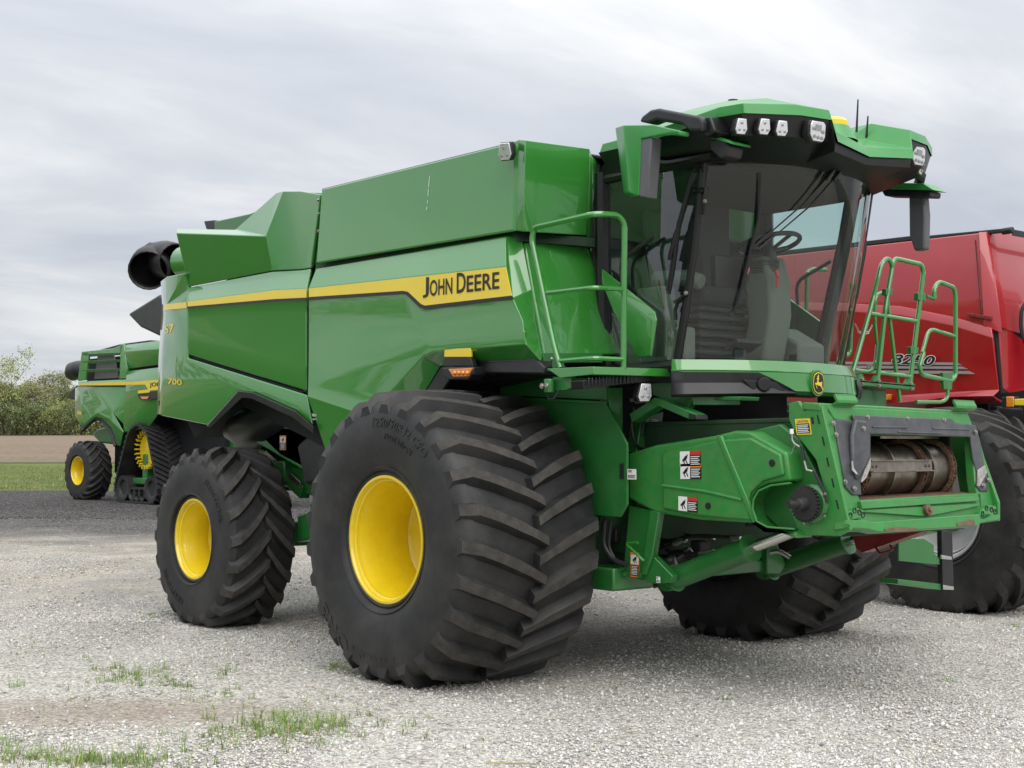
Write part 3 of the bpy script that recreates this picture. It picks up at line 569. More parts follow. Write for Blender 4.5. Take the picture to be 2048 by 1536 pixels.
def wheel(parent, name, c, R, w, rr, nl, lh, vdir, side, zmin, rimmat=YEL, flange=None, depth=.5, topw=.075, sweep=.42, texts=(), share=None, bolts=10):
    root = MB()                                   # hub carries the wheel: the part that the tyre and rim hang from
    fo = flange if flange else .40*w
    yo = c[1]+side*(fo-depth-.0)
    root.lathe([(.0, 0), (.17, 0), (.19, .03), (.19, .22), (.0, .22)], (c[0], yo, c[2]), 'y', 24, 0, sgn=-side)
    wo = root.build(name, GREEND, parent)
    t = tyre_mesh(c, R, w, rr, nl, lh, vdir, sweep, zmin, side, topw, flange)
    to = t.build('tyre', [RUB, RUBT], wo, sharp=38, weld=False)
    ro = rim_mesh((c[0], c[1]+side*fo, c[2]), rr, 0, side, depth).build('rim', rimmat, wo, sharp=40)
    if texts:
        Rc = R-lh; T = Rc-rr; h = w/2
        yf = lambda r: c[1]+side*float(np.interp((r-rr)/T, [.0, .10, .28, .48, .66, .80, .91], [fo, fo+.03, h*.985, h, h*.99, h*.965, h*.925]))
        for tx, r_, an, hg, fl in texts:
            tm = MB(); arc_text(tm, tx, c, r_, an, yf, side, hg, mi=0, flip=fl); tm.build('sidewall_lettering', RUB, wo, weld=False)
    return wo
# ------------------------------------------------------------------ small fittings
def bolt(mb, p, n, r=.014, h=.012, mi=0):
    p = np.array(p, float); n = nrm(n); mb.tube([p-n*.004, p+n*h*.3, p+n*h*.32, p+n*h], [r*1.25, r*1.25, r*.85, r*.75], 6 if r < .012 else 8, mi)
def bolts(name, pts, n, parent, r=.014, h=.012, matl=None):
    for p in pts:
        m = MB(); bolt(m, p, n, r, h); m.build(name, matl or ZINC, parent)
def work_lamp(parent, c, n, up, w=.10, h=.11, name='work_lamp', kind='tri'):
    n = nrm(n); up = nrm(np.array(up, float)-n*(np.array(up, float)@n)); rt_ = np.cross(up, n); c = np.array(c, float)
    mb = MB()
    if kind == 'tri': out_ = [(-.30, .5), (.40, .5), (.5, -.18), (.28, -.5), (-.36, -.5), (-.5, -.22)]
    else: out_ = [(-.42, .5), (.36, .5), (.5, .36), (.5, -.25), (.36, -.5), (-.28, -.5), (-.5, -.2), (-.5, .3)]
    pts = [c+rt_*a*w+up*b*h for a, b in out_]; big = [c+rt_*a*w*1.12+up*b*h*1.1-n*.004 for a, b in out_]
    mb.prism([p-n*.06 for p in big], n*.06)
    ob = mb.build(name, BLK, parent, bevel=.006)
    r = MB().prism([p-n*.002 for p in pts], n*.014); r.build('reflector', LAMP, ob, bevel=.004)
    ls = MB(); sp = ((0, .22), (-.2, -.22), (.22, -.22)) if kind == 'tri' else ((-.32, .12), (.32, .0), (-.25, -.26), (0, -.3), (.25, -.32))
    for a, b in sp:
        q = c+rt_*a*w+up*b*h; ls.tube([q+n*.008, q+n*.016, q+n*.019], [w*.105, w*.105, w*.05], 10)
    if kind != 'tri': q = c+up*h*.16; ls.prism([q+rt_*w*x+up*h*y+n*.010 for x, y in ((-.2, -.13), (.2, -.16), (.2, .16), (-.2, .18))], n*.006)
    ls.build('lens', LENS, ob)
    return ob
def sticker(parent, o, ux, uy, w, h, style):
    """o = upper-left corner"""
    ux, uy = nrm(ux), nrm(uy); n = nrm(np.cross(ux, uy)); o = np.array(o, float); mb = MB()
    def R_(x0, y0, x1, y1, mi, l): mb.prism([o+ux*w*x0-uy*h*y0+n*.0005, o+ux*w*x1-uy*h*y0+n*.0005, o+ux*w*x1-uy*h*y1+n*.0005, o+ux*w*x0-uy*h*y1+n*.0005], n*l, mi)
    mats = [WHITE, DECB, REDL, ORAL, YELD]
    def lines(x0, x1, y0, y1, k, mi):
        for i in range(k):
            a = y0+(y1-y0)*(i+.2)/k; R_(x0, a, x1-(.06 if i % 2 else 0), a+(y1-y0)/k*.42, mi, .0035)
    def pict(x0, x1, y0, y1):                     # a bird-beak like pinch symbol: arm and roller
        P = lambda x, y: o+ux*w*(x0+(x1-x0)*x)-uy*h*(y0+(y1-y0)*y)+n*.003
        mb.poly([P(.15, .62), P(.5, .30), P(.86, .12), P(.72, .5), P(.4, .68)], 1); mb.poly([P(.3, .66), P(.42, .64), P(.55, .92), P(.44, .92)], 1); mb.poly([P(.56, .62), P(.66, .56), P(.86, .88), P(.76, .9)], 1)
    if style == 'danger':
        R_(0, 0, 1, 1, 0, .0015); R_(.48, .0, 1, .26, 2, .0025); R_(.48, .26, 1, 1, 1, .0025); pict(.04, .46, .08, .95); lines(.53, .96, .32, .94, 5, 0)
    elif style == 'warning':
        R_(0, 0, 1, 1, 0, .0015); R_(.48, .0, 1, .26, 3, .0025); R_(.48, .26, 1, 1, 1, .0025); pict(.04, .46, .08, .95); lines(.53, .96, .32, .94, 5, 0)
    elif style == 'caution':
        R_(0, 0, 1, 1, 4, .0015); R_(.07, .30, .93, .93, 1, .0025); lines(.12, .86, .36, .9, 5, 0); put_text(mb, 'CAUTION', o+ux*w*.12-uy*h*.25, ux, uy, width=w*.76, height=h*.17, mi=1, lift=.0035, bold=.01)
    elif style == 'tall':
        R_(0, 0, 1, 1, 3, .0015); R_(.06, .10, .94, .48, 0, .0025); R_(.06, .52, .94, .95, 1, .0025); pict(.1, .9, .1, .48); lines(.14, .84, .55, .92, 6, 0)
    else:
        R_(0, 0, 1, 1, 0, .0015); lines(.1, .55, .08, .34, 3, 1); lines(.1, .9, .55, .9, 3, 1)
    return mb.build('warning_label' if style != 'plain' else 'paper_label', mats, parent, weld=False)

from mathutils.bvhtree import BVHTree
def drape(mb, panel, lift=.004, d=(0, 1, 0)):
    """lay a decal's vertices onto the panel they are stuck to"""
    me = panel.data; bv = BVHTree.FromPolygons([tuple(v.co) for v in me.vertices], [tuple(p.vertices) for p in me.polygons]); d = Vector(d)
    nv = []
    for v in mb.v:
        h = bv.ray_cast(Vector(v)-d*2.0, d)
        nv.append(tuple(h[0]-d*lift) if h[0] is not None else v)
    mb.v = nv; return mb
def strip(mb, pts_top, pts_bot, n=14, mi=None):
    def rs(P_):
        P_ = np.array(P_); dd = np.r_[0, np.cumsum(np.linalg.norm(np.diff(P_, axis=0), axis=1))]; t = np.linspace(0, dd[-1], n); return [V3(*[np.interp(u, dd, P_[:, k]) for k in range(3)]) for u in t]
    mb.quads([rs(pts_top), rs(pts_bot)], mi); return mb
# ================================================================== the green combine
F = Frame(); Yp, Xp = F.Y, F.X
CH = empty('combine_harvester', 'green and yellow combine harvester with glass cab and open feeder mouth, no header', 'combine harvester')
def chassis():
    # ---- wheels
    wheel(CH, 'drive_wheel', (0, -1.715, .985), 1.034, 1.25, .437, 25, .068, -1, -1, .0, flange=.55, depth=.46, topw=.072, sweep=.235,
          texts=[('1250/50R32 CFO', .78, 1.22, .062, False), ('FLOTATION', .70, 1.2, .04, False), ('FIRESTONE', .80, -1.9, .13, False)])
    wheel(CH, 'drive_wheel', (0, 1.715, .985), 1.034, 1.25, .437, 25, .068, -1, 1, .0, flange=.55, depth=.46, topw=.072, sweep=.235)
    wheel(CH, 'steered_wheel', (-3.56, -1.565, .80), .815, .66, .357, 20, .056, 1, -1, .035, flange=.30, depth=.30, topw=.072, sweep=.40,
          texts=[('FIRESTONE', .56, .7, .06, False), ('FIRESTONE', .56, -2.2, .06, False)])
    wheel(CH, 'steered_wheel', (-3.56, 1.565, .80), .815, .66, .357, 20, .056, 1, 1, .035, flange=.30, depth=.30, topw=.072, sweep=.40)
    # ---- axles and belly
    m = MB(); m.box((-.22, -1.02, .78), (.22, 1.02, 1.22)); m.cyl((0, -1.35, .985), (0, 1.35, .985), .2, 20); m.build('drive_axle', GREEND, CH, bevel=.02)
    m = MB(); m.prism([(-3.70, -1.2, .70), (-3.42, -1.2, .70), (-3.42, -1.2, .92), (-3.70, -1.2, .92)], (0, 2.4, 0)); m.box((-3.72, -.25, .9), (-3.4, .25, 1.25)); m.build('steering_axle', GREEND, CH, bevel=.02)
    m = MB(); m.prism([(-.55, -1.0, .62), (.62, -1.0, .72), (.85, -1.0, 1.15), (.85, -1.0, 2.0), (-4.2, -1.0, 2.2), (-4.2, -1.0, 1.7), (-2.9, -1.0, 1.28), (-1.4, -1.0, 1.0)], (0, 2.0, 0)); m.build('separator_body', GREENSHADE, CH, bevel=.015)
    for y in (-1.02, 1.02):
        m = MB(); m.beam((-4.3, y, 1.52), (-1.2, y, 1.02), .09, .2); m.beam((-1.2, y, 1.02), (.7, y, .9), .09, .22); m.build('frame_rail', GREEND, CH, bevel=.008)
    # ---- body core behind the panels
    m = MB(); m.prism([(-4.75, -1.40, 2.0), (-4.45, -1.40, 1.72), (-3.6, -1.40, 2.02), (-2.4, -1.40, 1.70), (-1.6, -1.40, 1.45), (-.9, -1.40, 2.0), (.55, -1.40, 2.15), (.55, -1.40, 3.5), (-1.9, -1.40, 3.55), (-2.4, -1.40, 3.4), (-4.5, -1.40, 3.1)], (0, 2.30, 0)); m.build('body_core', DARK, CH)
    m = MB(); m.prism([(-1.75, -1.46, 3.25), (.6, -1.46, 3.25), (.6, .94, 3.25), (-.6, 1.5, 3.25), (-1.75, 1.5, 3.25)], (0, 0, .41)); m.build('grain_tank', GREEND, CH, bevel=.02)
    # far-side cladding is the near side mirrored, built in panels()
chassis()
def P(px, py, y): return Yp(px, py, y)
def panel(name, faces, matl=GREEN, solid=.03, bevel=.012, out=(0, -1, .2), seg=3, both=True, sharp=30):
    for mir in ((False, True) if both else (False,)):
        m = MB()
        for f in faces: m.poly([P(*q) for q in f])
        ob = m.build(name, matl, CH, solid=solid, bevel=bevel, seg=seg, out=out, sharp=sharp, mirror=mir, hard=sharp < 60)
        if not mir: o1 = ob
    return o1
def cladding():
    # ---- grain tank side and its corner
    A = [(643, 378, -1.60), (1030, 283.5, -1.60), (1027, 462, -1.63), (632, 527, -1.63)]
    tk = panel('tank_side_panel', [A], bevel=.02, both=False)
    m = MB(); m.poly([P(1030, 283, -1.60), P(1037, 279.5, -1.585), P(1033, 461, -1.615), P(1027, 462, -1.63)]); m.poly([P(1037, 279.5, -1.585), Xp(1050, 280, .74), Xp(1047, 463, .72), P(1033, 461, -1.615)])
    m.poly([Xp(1050, 280, .74), Xp(1179, 297, .72), Xp(1172, 471, .66), Xp(1047, 463, .72)]); m.poly([Xp(1179, 297, .72), Xp(1188, 318, .66), Xp(1184, 480, .60), Xp(1172, 471, .66)])
    cap = [P(1030, 283, -1.60), P(1037, 279.5, -1.585), Xp(1050, 280, .74), Xp(1179, 297, .72), Xp(1188, 318, .66)]
    m.poly([cap[0], cap[1], cap[2], cap[3], cap[4], V3(.5, -.8, 3.70), V3(.2, -1.5, 3.69)])
    for mir in (False,): ob = m.build('tank_corner_panel', GREEN, CH, solid=.02, bevel=.016, seg=3, out=(1, -1, .5), mirror=mir)
    m = MB(); m.prism([P(643, 377, -1.58), P(1030, 282, -1.58), V3(.72, -.7, 3.72), V3(.66, .9, 3.72), V3(-.55, 1.5, 3.72), V3(-1.7, 1.5, 3.74), V3(-1.7, -.7, 3.74)], (0, 0, -.03))
    m.build('tank_cover', BLK, CH, bevel=.01)
    m = MB()
    for a, b in (((-1.62, -1.3), (.5, -1.2)), ((-1.62, 1.3), (.5, 1.2))): m.beam((a[0], a[1], 3.76), (b[0], b[1], 3.76), .1, .06)
    m.build('cover_rib', BLK, CH, bevel=.01)
    # scratch on the tank side
    m = MB(); a, b = P(859, 352, -1.607), P(853, 420, -1.625); [m.prism([a+(b-a)*u, a+(b-a)*u+V3(.0035, 0, 0), a+(b-a)*v+V3(.0045, 0, 0), a+(b-a)*v], (0, -.0012, 0)) for u, v in ((0, .34), (.38, .60), (.72, .80), (.9, 1.0))]; m.build('paint_scratch', WHITE, tk)
    # darkened strip painted in as the shaded slot under the tank side
    m = MB(); m.prism([P(632, 528, -1.56), P(1027, 463, -1.56), P(1172, 474, -1.02), P(1172, 492, -1.02), P(1040, 482, -1.56), P(630, 545, -1.56)], (0, .1, 0)); m.build('shadow_gap_strip', GREENSHADE, CH)
    # ---- decal panel
    a0, a2, a3 = (632, 537, -1.60), (1000, 476, -1.60), (1012, 471.5, -1.60)
    b0, b2 = (617, 576, -1.70), (1012, 532, -1.70)
    c0, c1, c2, c3 = (617, 597, -1.71), (810, 583, -1.71), (848, 614, -1.71), (1025, 597, -1.71)
    d0, d1, d2, d3 = (617, 626, -1.69), (811, 621, -1.69), (850, 657, -1.69), (1045, 641, -1.69)
    m0, m1, m2, m3 = (617, 690, -1.705), (831, 672, -1.705), (858, 680, -1.705), (1048, 663, -1.703)
    e0, e1, e2, e3, e4 = (616, 772, -1.693), (779, 787, -1.685), (846, 713, -1.699), (866, 703.5, -1.70), (1052, 689, -1.698)
    f1, f2, f3, f4 = (851, 782, -1.60), (881, 733, -1.60), (945, 722, -1.60), (1083, 723, -1.60)
    t1, t2, t3, t4 = (615, 793, -1.71), (714, 826, -1.70), (652, 905, -1.60), (760, 900, -1.62)
    k0, k1, k2, k3 = (1044, 474, -1.53), (1064, 580, -1.53), (1076, 650, -1.53), (1087, 706, -1.54)
    faces = [[a0, a3, b2, b0], [b0, b2, c3, c2, c1, c0], [c0, c1, d1, d0], [c1, c2, d2, d1], [c2, c3, d3, d2],
             [d0, d1, m1, m0], [m0, m1, e2, e1, e0], [d1, d2, m2, m1], [m1, m2, e3, e2], [d2, d3, m3, m2], [m2, m3, e4, e3],
             [e4, f4, f3, e3], [e3, f3, f2, e2], [e2, f2, f1, e1],
             [a3, k0, k1, c3], [a3, c3, b2][:0] or [a3, c3, b2], [c3, k1, k2, d3], [d3, k2, k3, e4], [e4, k3, f4],
             [e0, e1, t2, t1], [t1, t2, t4, t3], [e1, f1, t4, t2]]
    faces = [f for f in faces if f]
    dp = panel('side_panel', faces, bevel=.016, both=False)
    # far side: the tank narrows behind the cab door
    m = MB(); m.poly([(-1.7, 1.62, 3.1), (-.55, 1.62, 3.1), (-.55, 1.58, 3.70), (-1.7, 1.58, 3.70)]); m.poly([(-.55, 1.62, 3.1), (.66, .98, 3.1), (.66, .96, 3.70), (-.55, 1.58, 3.70)]); m.build('tank_side_panel', GREEN, CH, solid=.03, bevel=.02, out=(.3, 1, 0))
    m = MB(); m.poly([(-1.9, 1.66, 2.1), (-.55, 1.66, 2.15), (-.55, 1.62, 3.05), (-1.9, 1.62, 3.05)]); m.poly([(-.55, 1.66, 2.15), (.62, 1.0, 2.15), (.62, .98, 3.05), (-.55, 1.62, 3.05)]); m.build('side_panel', GREEN, CH, solid=.03, bevel=.02, out=(.3, 1, 0))
    # decal: yellow band and black pinstripe
    def on(px, py): 
        return P(px, py, -1.7155)
    m = MB(); m.prism([on(617.5, 577), on(1011, 534), on(1023, 591), on(850, 611), on(842, 608), on(816, 583.5), on(806, 581.5), on(617.5, 594)], (0, .006, 0)); y_ = m.build('stripe_decal', YELD, dp)
    m = MB(); m.prism([on(617.5, 594.3), on(806, 581.8), on(816, 583.8), on(842, 608.3), on(850, 611.3), on(1023, 591.3), on(1027, 598), on(850, 619), on(838, 614), on(813, 590), on(805, 588), on(617.5, 600.5)], (0, .006, 0)); m.build('stripe_pinline', DECB, dp)
    m = MB(); o = on(846, 594.5); e_ = on(1000, 577); ux = nrm(e_-o); uy = V3(0, 0, 1); uy = nrm(uy-ux*(uy@ux)); Lw = np.linalg.norm(e_-o); q = Lw/155.0
    x = 0
    for s_, hpx, wpx, xp in (('J', 29, 13, 0), ('OHN', 23, 47, 15), ('D', 28, 18, 71), ('EERE', 22.5, 63, 91)):
        put_text(m, s_, o+ux*q*xp+uy*(q*0 if s_ != 'J' else -q*1), ux, uy, width=q*wpx, height=q*hpx*.9, lift=.004, bold=.014)
    m.build('lettering', DECB, dp, weld=False)
    # round plug and little dealer decal
    m = MB(); c = P(628, 814, -1.67); m.cyl(c, c+V3(0, .03, 0), .035, 20); m.build('access_plug', DARK, dp)
    m = MB(); put_text(m, 'TRELAN', P(624, 833, -1.672), V3(1, 0, 0), V3(0, 0, 1), width=.075, height=.022, bold=.02); put_text(m, 'GIBSON', P(625, 840, -1.672), V3(1, 0, 0), V3(0, 0, 1), width=.06, height=.012); drape(m, dp).build('dealer_decal', WHITE, dp, weld=False)
    # ---- black sill under the panel and amber marker lamp
    m = MB(); m.prism([P(945, 722, -1.62), P(1071, 717, -1.62), P(1088, 733, -1.62), P(1086, 748, -1.62), P(945, 746, -1.62)], (0, .22, 0)); m.prism([P(881, 733, -1.62), P(945, 722, -1.62), P(945, 752, -1.62), P(905, 752, -1.62), P(884, 784, -1.62), P(850, 784, -1.62)], (0, .3, 0))
    for mir in (False, True): m.build('wheel_arch_trim', BLK, CH, bevel=.012, mirror=mir)
    m = MB(); m.prism([P(883, 735, -1.72), P(946, 733, -1.72), P(946, 748, -1.72), P(936, 760, -1.72), P(896, 760, -1.72), P(888, 752, -1.72)], (0, .12, 0)); ml = m.build('marker_lamp', BLK, CH, bevel=.01)
    m = MB(); m.prism([P(896, 738, -1.73), P(944, 736, -1.73), P(936, 753, -1.73), P(906, 754, -1.73)], (0, .03, 0))
    for i in range(4):
        c = P(909+i*8.4, 746, -1.735); m.tube([c+V3(0, .004, 0), c-V3(0, .012, 0)], [.02, .012], 6)
    m.build('amber_lens', AMBER, ml, bevel=.004)
    m = MB(); m.prism([P(889, 697, -1.70), P(941, 696, -1.70), P(941, 714, -1.70), P(888, 714, -1.70)], (0, .02, 0), 0); m.prism([P(889, 715, -1.70), P(941, 715, -1.70), P(946, 732, -1.70), P(884, 732, -1.70)], (0, .04, 0), 1); m.build('reflector_strip', [YELD, BLK], ml, bevel=.003)
    # ---- front return face of the body beside the cab
    fx = [[Xp(1048, 484, .60), Xp(1164, 484, .60), Xp(1178, 498, .60), Xp(1213, 585, .70), Xp(1243, 708, .86), Xp(1089, 712, .86)]]
    m = MB(); [m.poly(f) for f in fx]
    for mir in (False,): m.build('front_return_panel', GREEN, CH, solid=.03, bevel=.03, seg=4, out=(1, 0, 0), mirror=mir)
    m = MB(); m.poly([Xp(1178, 300, .70), Xp(1197, 318, .62), Xp(1190, 470, .60), Xp(1218, 588, .70), Xp(1246, 704, .86), Xp(1230, 690, .87), Xp(1205, 580, .72), Xp(1176, 490, .62)][:0] or [Xp(1181, 310, .72), Xp(1196, 322, .66), Xp(1190, 480, .60), Xp(1176, 478, .64)])
    m.poly([Xp(1178, 498, .61), Xp(1190, 500, .58), Xp(1226, 600, .72), Xp(1248, 706, .86), Xp(1243, 708, .87), Xp(1213, 585, .71)])
    for mir in (False,): m.build('front_return_edge', GREEN, CH, solid=.02, bevel=.008, out=(1, 0, 0), mirror=mir)
    m = MB(); m.prism([Xp(1087, 706, .865), Xp(1205, 706, .865), Xp(1205, 725, .865), Xp(1087, 725, .865)], (-.05, 0, 0), 0)
    for px in (1104, 1175): bolt(m, Xp(px, 718, .866), (1, 0, 0), .012, mi=1)
    m.build('toe_bracket', [GREEND, ZINC], CH, bevel=.005)
    # black door-seal trunking between body and cab
    m = MB(); m.tube([Xp(1193, 330, .60), Xp(1188, 430, .60), Xp(1195, 520, .64), Xp(1208, 580, .70), Xp(1226, 640, .78), Xp(1246, 690, .86), Xp(1262, 722, .9)], .05, 10); m.build('cab_trunking', BLK, CH)
    # ---- rear hood (air screen cowling)
    s0, s1, s2 = (352, 457, -1.56), (470, 459, -1.56), (553, 385, -1.50)
    r0, r1 = (352, 466, -1.67), (533, 472, -1.67)
    s3, s4, s5 = (566, 382, -1.54), (600, 382, -1.55), (641, 389, -1.56)
    b9, b8, b7, b6 = (377, 574, -1.545), (544, 542, -1.545), (604, 539, -1.55), (621, 536, -1.56)
    hood = panel('rear_hood_panel', [[s0, s1, r1, r0], [s1, s2, r1], [s2, s3, r1], [r0, r1, b8, b9], [r1, s3, b7, b8], [s3, s4, s5, b6, b7]], bevel=.014)
    m = MB(); m.prism([P(606, 384, -1.52), P(646, 386, -1.52), P(632, 528, -1.52), P(620, 536, -1.52)], (0, .2, 0)); hp = m.build('hinge_post', GREEND, CH, bevel=.01)
    bolts('hinge_bolt', [P(*q, -1.575) for q in ((636, 400), (637, 428), (637, 462), (622, 533))], (0, -1, 0), hp, .011)
    m = MB(); m.prism([P(560, 402, -1.3), P(500, 427, -1.3), P(428, 443, -1.3), P(428, 470, -1.3), P(560, 470, -1.3)], (0, 2.6, 0)); m.build('engine_deck', GREEND, CH, bevel=.01)
    m = MB(); m.prism([P(407, 442, -1.25), P(428, 440, -1.25), P(428, 468, -1.25), P(412, 458, -1.25)], (0, .18, 0)); m.build('deck_lamp', BLK, CH, bevel=.01)
    # ---- rear door
    g0, g1, g2 = (375, 603, -1.67), (549, 580, -1.67), (613, 577, -1.67)
    h0, h1, h2 = (374, 617, -1.68), (549, 604, -1.68), (613, 600, -1.68)
    i0, i2 = (377, 636, -1.655), (612, 622, -1.655)
    j0, j2, j3, j4 = (374, 709, -1.635), (613, 783, -1.60), (376, 665, -1.668), (612, 735, -1.655)
    door = panel('engine_door', [[b9, b8, g1, g0], [b8, b7, b6, g2, g1], [g0, g1, h1, h0], [g1, g2, h2, h1], [h0, h1, h2, i2, i0], [i0, i2, j4, j3], [j3, j4, j2, j0]], bevel=.014)
    o_ = lambda px, py: P(px, py, -1.6865)
    m = MB(); m.prism([o_(375, 603), o_(549, 580.5), o_(612.5, 577.5), o_(612.5, 595), o_(549, 598), o_(375, 613)], (0, .006, 0)); m.build('stripe_decal', YELD, door)
    m = MB(); m.prism([o_(375, 613.3), o_(549, 598.3), o_(612.5, 595.3), o_(612.5, 600.5), o_(549, 603.5), o_(375, 617.5)], (0, .006, 0)); m.build('stripe_pinline', DECB, door)
    m = MB(); m.prism([P(376, 713, -1.60), P(612, 785, -1.60), P(612, 792, -1.60), P(376, 719, -1.60)], (0, .1, 0)); m.build('door_gap_seal', DARK, CH)
    m = MB(); m.prism([P(614, 560, -1.60), P(622, 560, -1.60), P(618, 700, -1.60), P(612, 790, -1.60), P(606, 790, -1.60)], (0, .1, 0)); m.build('door_edge_seal', DARK, CH)
    # ---- rear corner: rounds away behind the door
    q0, q1, q2 = (321, 562, -1.42), (333, 553, -1.56), (368, 546, -1.62)
    u0, u1, u2 = (324, 610, -1.44), (334, 608, -1.59), (374, 603, -1.65)
    v0, v1, v2 = (322, 640, -1.44), (332, 639, -1.595), (376, 640, -1.65)
    w0, w1, w2 = (317, 715, -1.42), (327, 718, -1.59), (374, 716, -1.655)
    x0, x1, x3 = (314, 828, -1.42), (325, 832, -1.575), (414, 850, -1.63)
    z1, z2, z3, z4, z5 = (476, 781, -1.66), (506, 784, -1.66), (592, 822, -1.66), (624, 850, -1.64), (613, 790, -1.64)
    cpn = panel('rear_corner_panel', [[q0, q1, u1, u0], [q1, q2, b9, u2, u1], [u0, u1, v1, v0], [u1, u2, v2, v1], [v0, v1, w1, w0], [v1, v2, w2, w1], [w0, w1, x1, x0], [w1, w2, z1, x3, x1], [w2, z5, z3, z2, z1], [z5, z4, z3]], bevel=.02, sharp=75)
    m = MB(); strip(m, [P(326.5, 610.5, -1.5), P(345, 607, -1.61), P(374, 604, -1.648)], [P(326.5, 622.5, -1.5), P(345, 619, -1.61), P(374, 616, -1.652)]); drape(m, cpn).build('stripe_decal', YELD, cpn)
    for tx, px, py, px2, hp, y_ in (('S7', 329, 667, 341, 19, -1.595), ('700', 336, 768, 358, 13, -1.60)):
        m = MB(); a, b = P(px, py, y_), P(px2, py+(-2 if tx == 'S7' else 3), y_-.06); ux = nrm(b-a); uy = nrm(V3(0, 0, 1)-ux*ux[2]); put_text(m, tx, a, ux, uy, width=np.linalg.norm(b-a), height=hp/222*1.0, lift=.0, bold=.025); drape(m, cpn).build('lettering', YELD, cpn, weld=False)
    m = MB(); c = P(322, 806, -1.47); m.cyl(c-V3(0, .012, 0), c+V3(0, .03, 0), .03, 20); m.build('access_plug', DARK, cpn)
    # ---- rear wheel arch trim
    to = [(414, 850), (476, 780), (506, 783), (592, 821), (626, 850)]; ti = [(424, 852), (484, 795), (504, 797), (584, 834), (626, 866)]
    m = MB(); yf = -1.70
    m.quads([[P(x, y, yf+.03) for x, y in to], [P(x, y+3, yf) for x, y in to], [P(x, y, yf+.01) for x, y in ti], [P(x, y, yf+.22) for x, y in ti]])
    for mir in (False, True): m.build('wheel_arch_trim', BLK, CH, solid=.02, bevel=.008, out=(0, -1, 0), mirror=mir)
    m = MB(); m.prism([P(462, 815, -1.3), P(600, 838, -1.3), P(640, 900, -1.3), P(640, 960, -1.3), P(470, 860, -1.3)], (0, .3, 0)); m.build('inner_guard', GREEND, CH, bevel=.01)
    # black intake duct and shields above the rear tyre
    m = MB(); m.tube([P(474, 850, -1.0), P(500, 858, -1.15), P(545, 846, -1.2), P(600, 820, -1.2)], [.17, .20, .2, .16], 16); m.build('air_duct', BLK, CH)
    m = MB(); m.prism([P(515, 872, -1.30), P(560, 850, -1.30), P(640, 855, -1.30), P(650, 960, -1.30), P(598, 935, -1.30), P(560, 915, -1.30)], (0, .35, 0)); sh = m.build('rubber_shield', BLK, CH, bevel=.03)
    sticker(sh, P(560, 871, -1.305), V3(1, 0, 0), V3(0, 0, 1), .105, .13, 'tall')
    m = MB(); m.prism([P(592, 892, -1.36), P(612, 872, -1.36), P(650, 870, -1.36), P(662, 940, -1.36), P(640, 965, -1.36), P(608, 970, -1.36)], (0, .2, 0)); m.build('rubber_shield', BLK, CH, bevel=.03)
    m = MB(); m.beam(P(520, 900, -1.05), P(612, 985, -1.05), .1, .12); m.beam(P(530, 905, -1.11), P(600, 970, -1.11), .01, .06, mi=1); m.box((-2.75, -1.15, .98), (-2.2, -.9, 1.12)); m.build('steering_link', [GREEND, IRON], CH, bevel=.008)
    m = MB(); m.prism([P(594, 1030, -1.2), P(625, 1026, -1.2), P(628, 1075, -1.2), P(594, 1085, -1.2)], (0, .5, 0)); m.build('axle_bracket', GREEND, CH, bevel=.015)
    # clutter seen under the arch: gearbox and pump
    m = MB(); m.box((-4.6, -.9, 1.2), (-3.9, .2, 1.75)); m.cyl((-4.5, -1.0, 1.35), (-4.5, -.6, 1.35), .16, 20); m.cyl((-4.15, -1.0, 1.5), (-4.15, -.6, 1.5), .1, 16); m.box((-3.8, -1.15, 1.3), (-3.2, -.95, 1.5)); m.build('chopper_housing', GREEND, CH, bevel=.02)
    # ---- rear black tailboard and unloading auger spout
    m = MB(); m.prism([P(254, 628, -.95), P(318, 588, -.95), P(330, 600, -.95), P(330, 672, -.95), P(316, 672, -.95), P(280, 655, -.95)], (0, 1.9, 0)); m.build('tailboard', BLK, CH, bevel=.03)
    yc = .75; rows = []
    a = [P(352, 524, yc), P(332, 521, yc), P(315, 524, yc-.04), P(303, 532, yc-.16), P(296, 541, yc-.32)]
    m = MB(); m.tube([(-1.0, 1.45, 3.6), P(368, 525, yc)], .21, 20); m.build('unloading_auger', GREEN, CH)
    m = MB(); m.tube([a[0], a[1], a[2], a[3], a[4]], [.25, .27, .285, .285, .265], 20, cap=False); m.build('auger_spout', BLK, CH, solid=.02)

    # work light on the tank corner
    work_lamp(CH, P(1010, 303, -1.72), nrm((.45, -1, -.25)), (0, 0, 1), .1, .115)
    m = MB(); m.cyl(P(1018, 295, -1.68), P(1026, 290, -1.58), .025, 10); m.build('lamp_bracket', BLK, CH)
cladding()
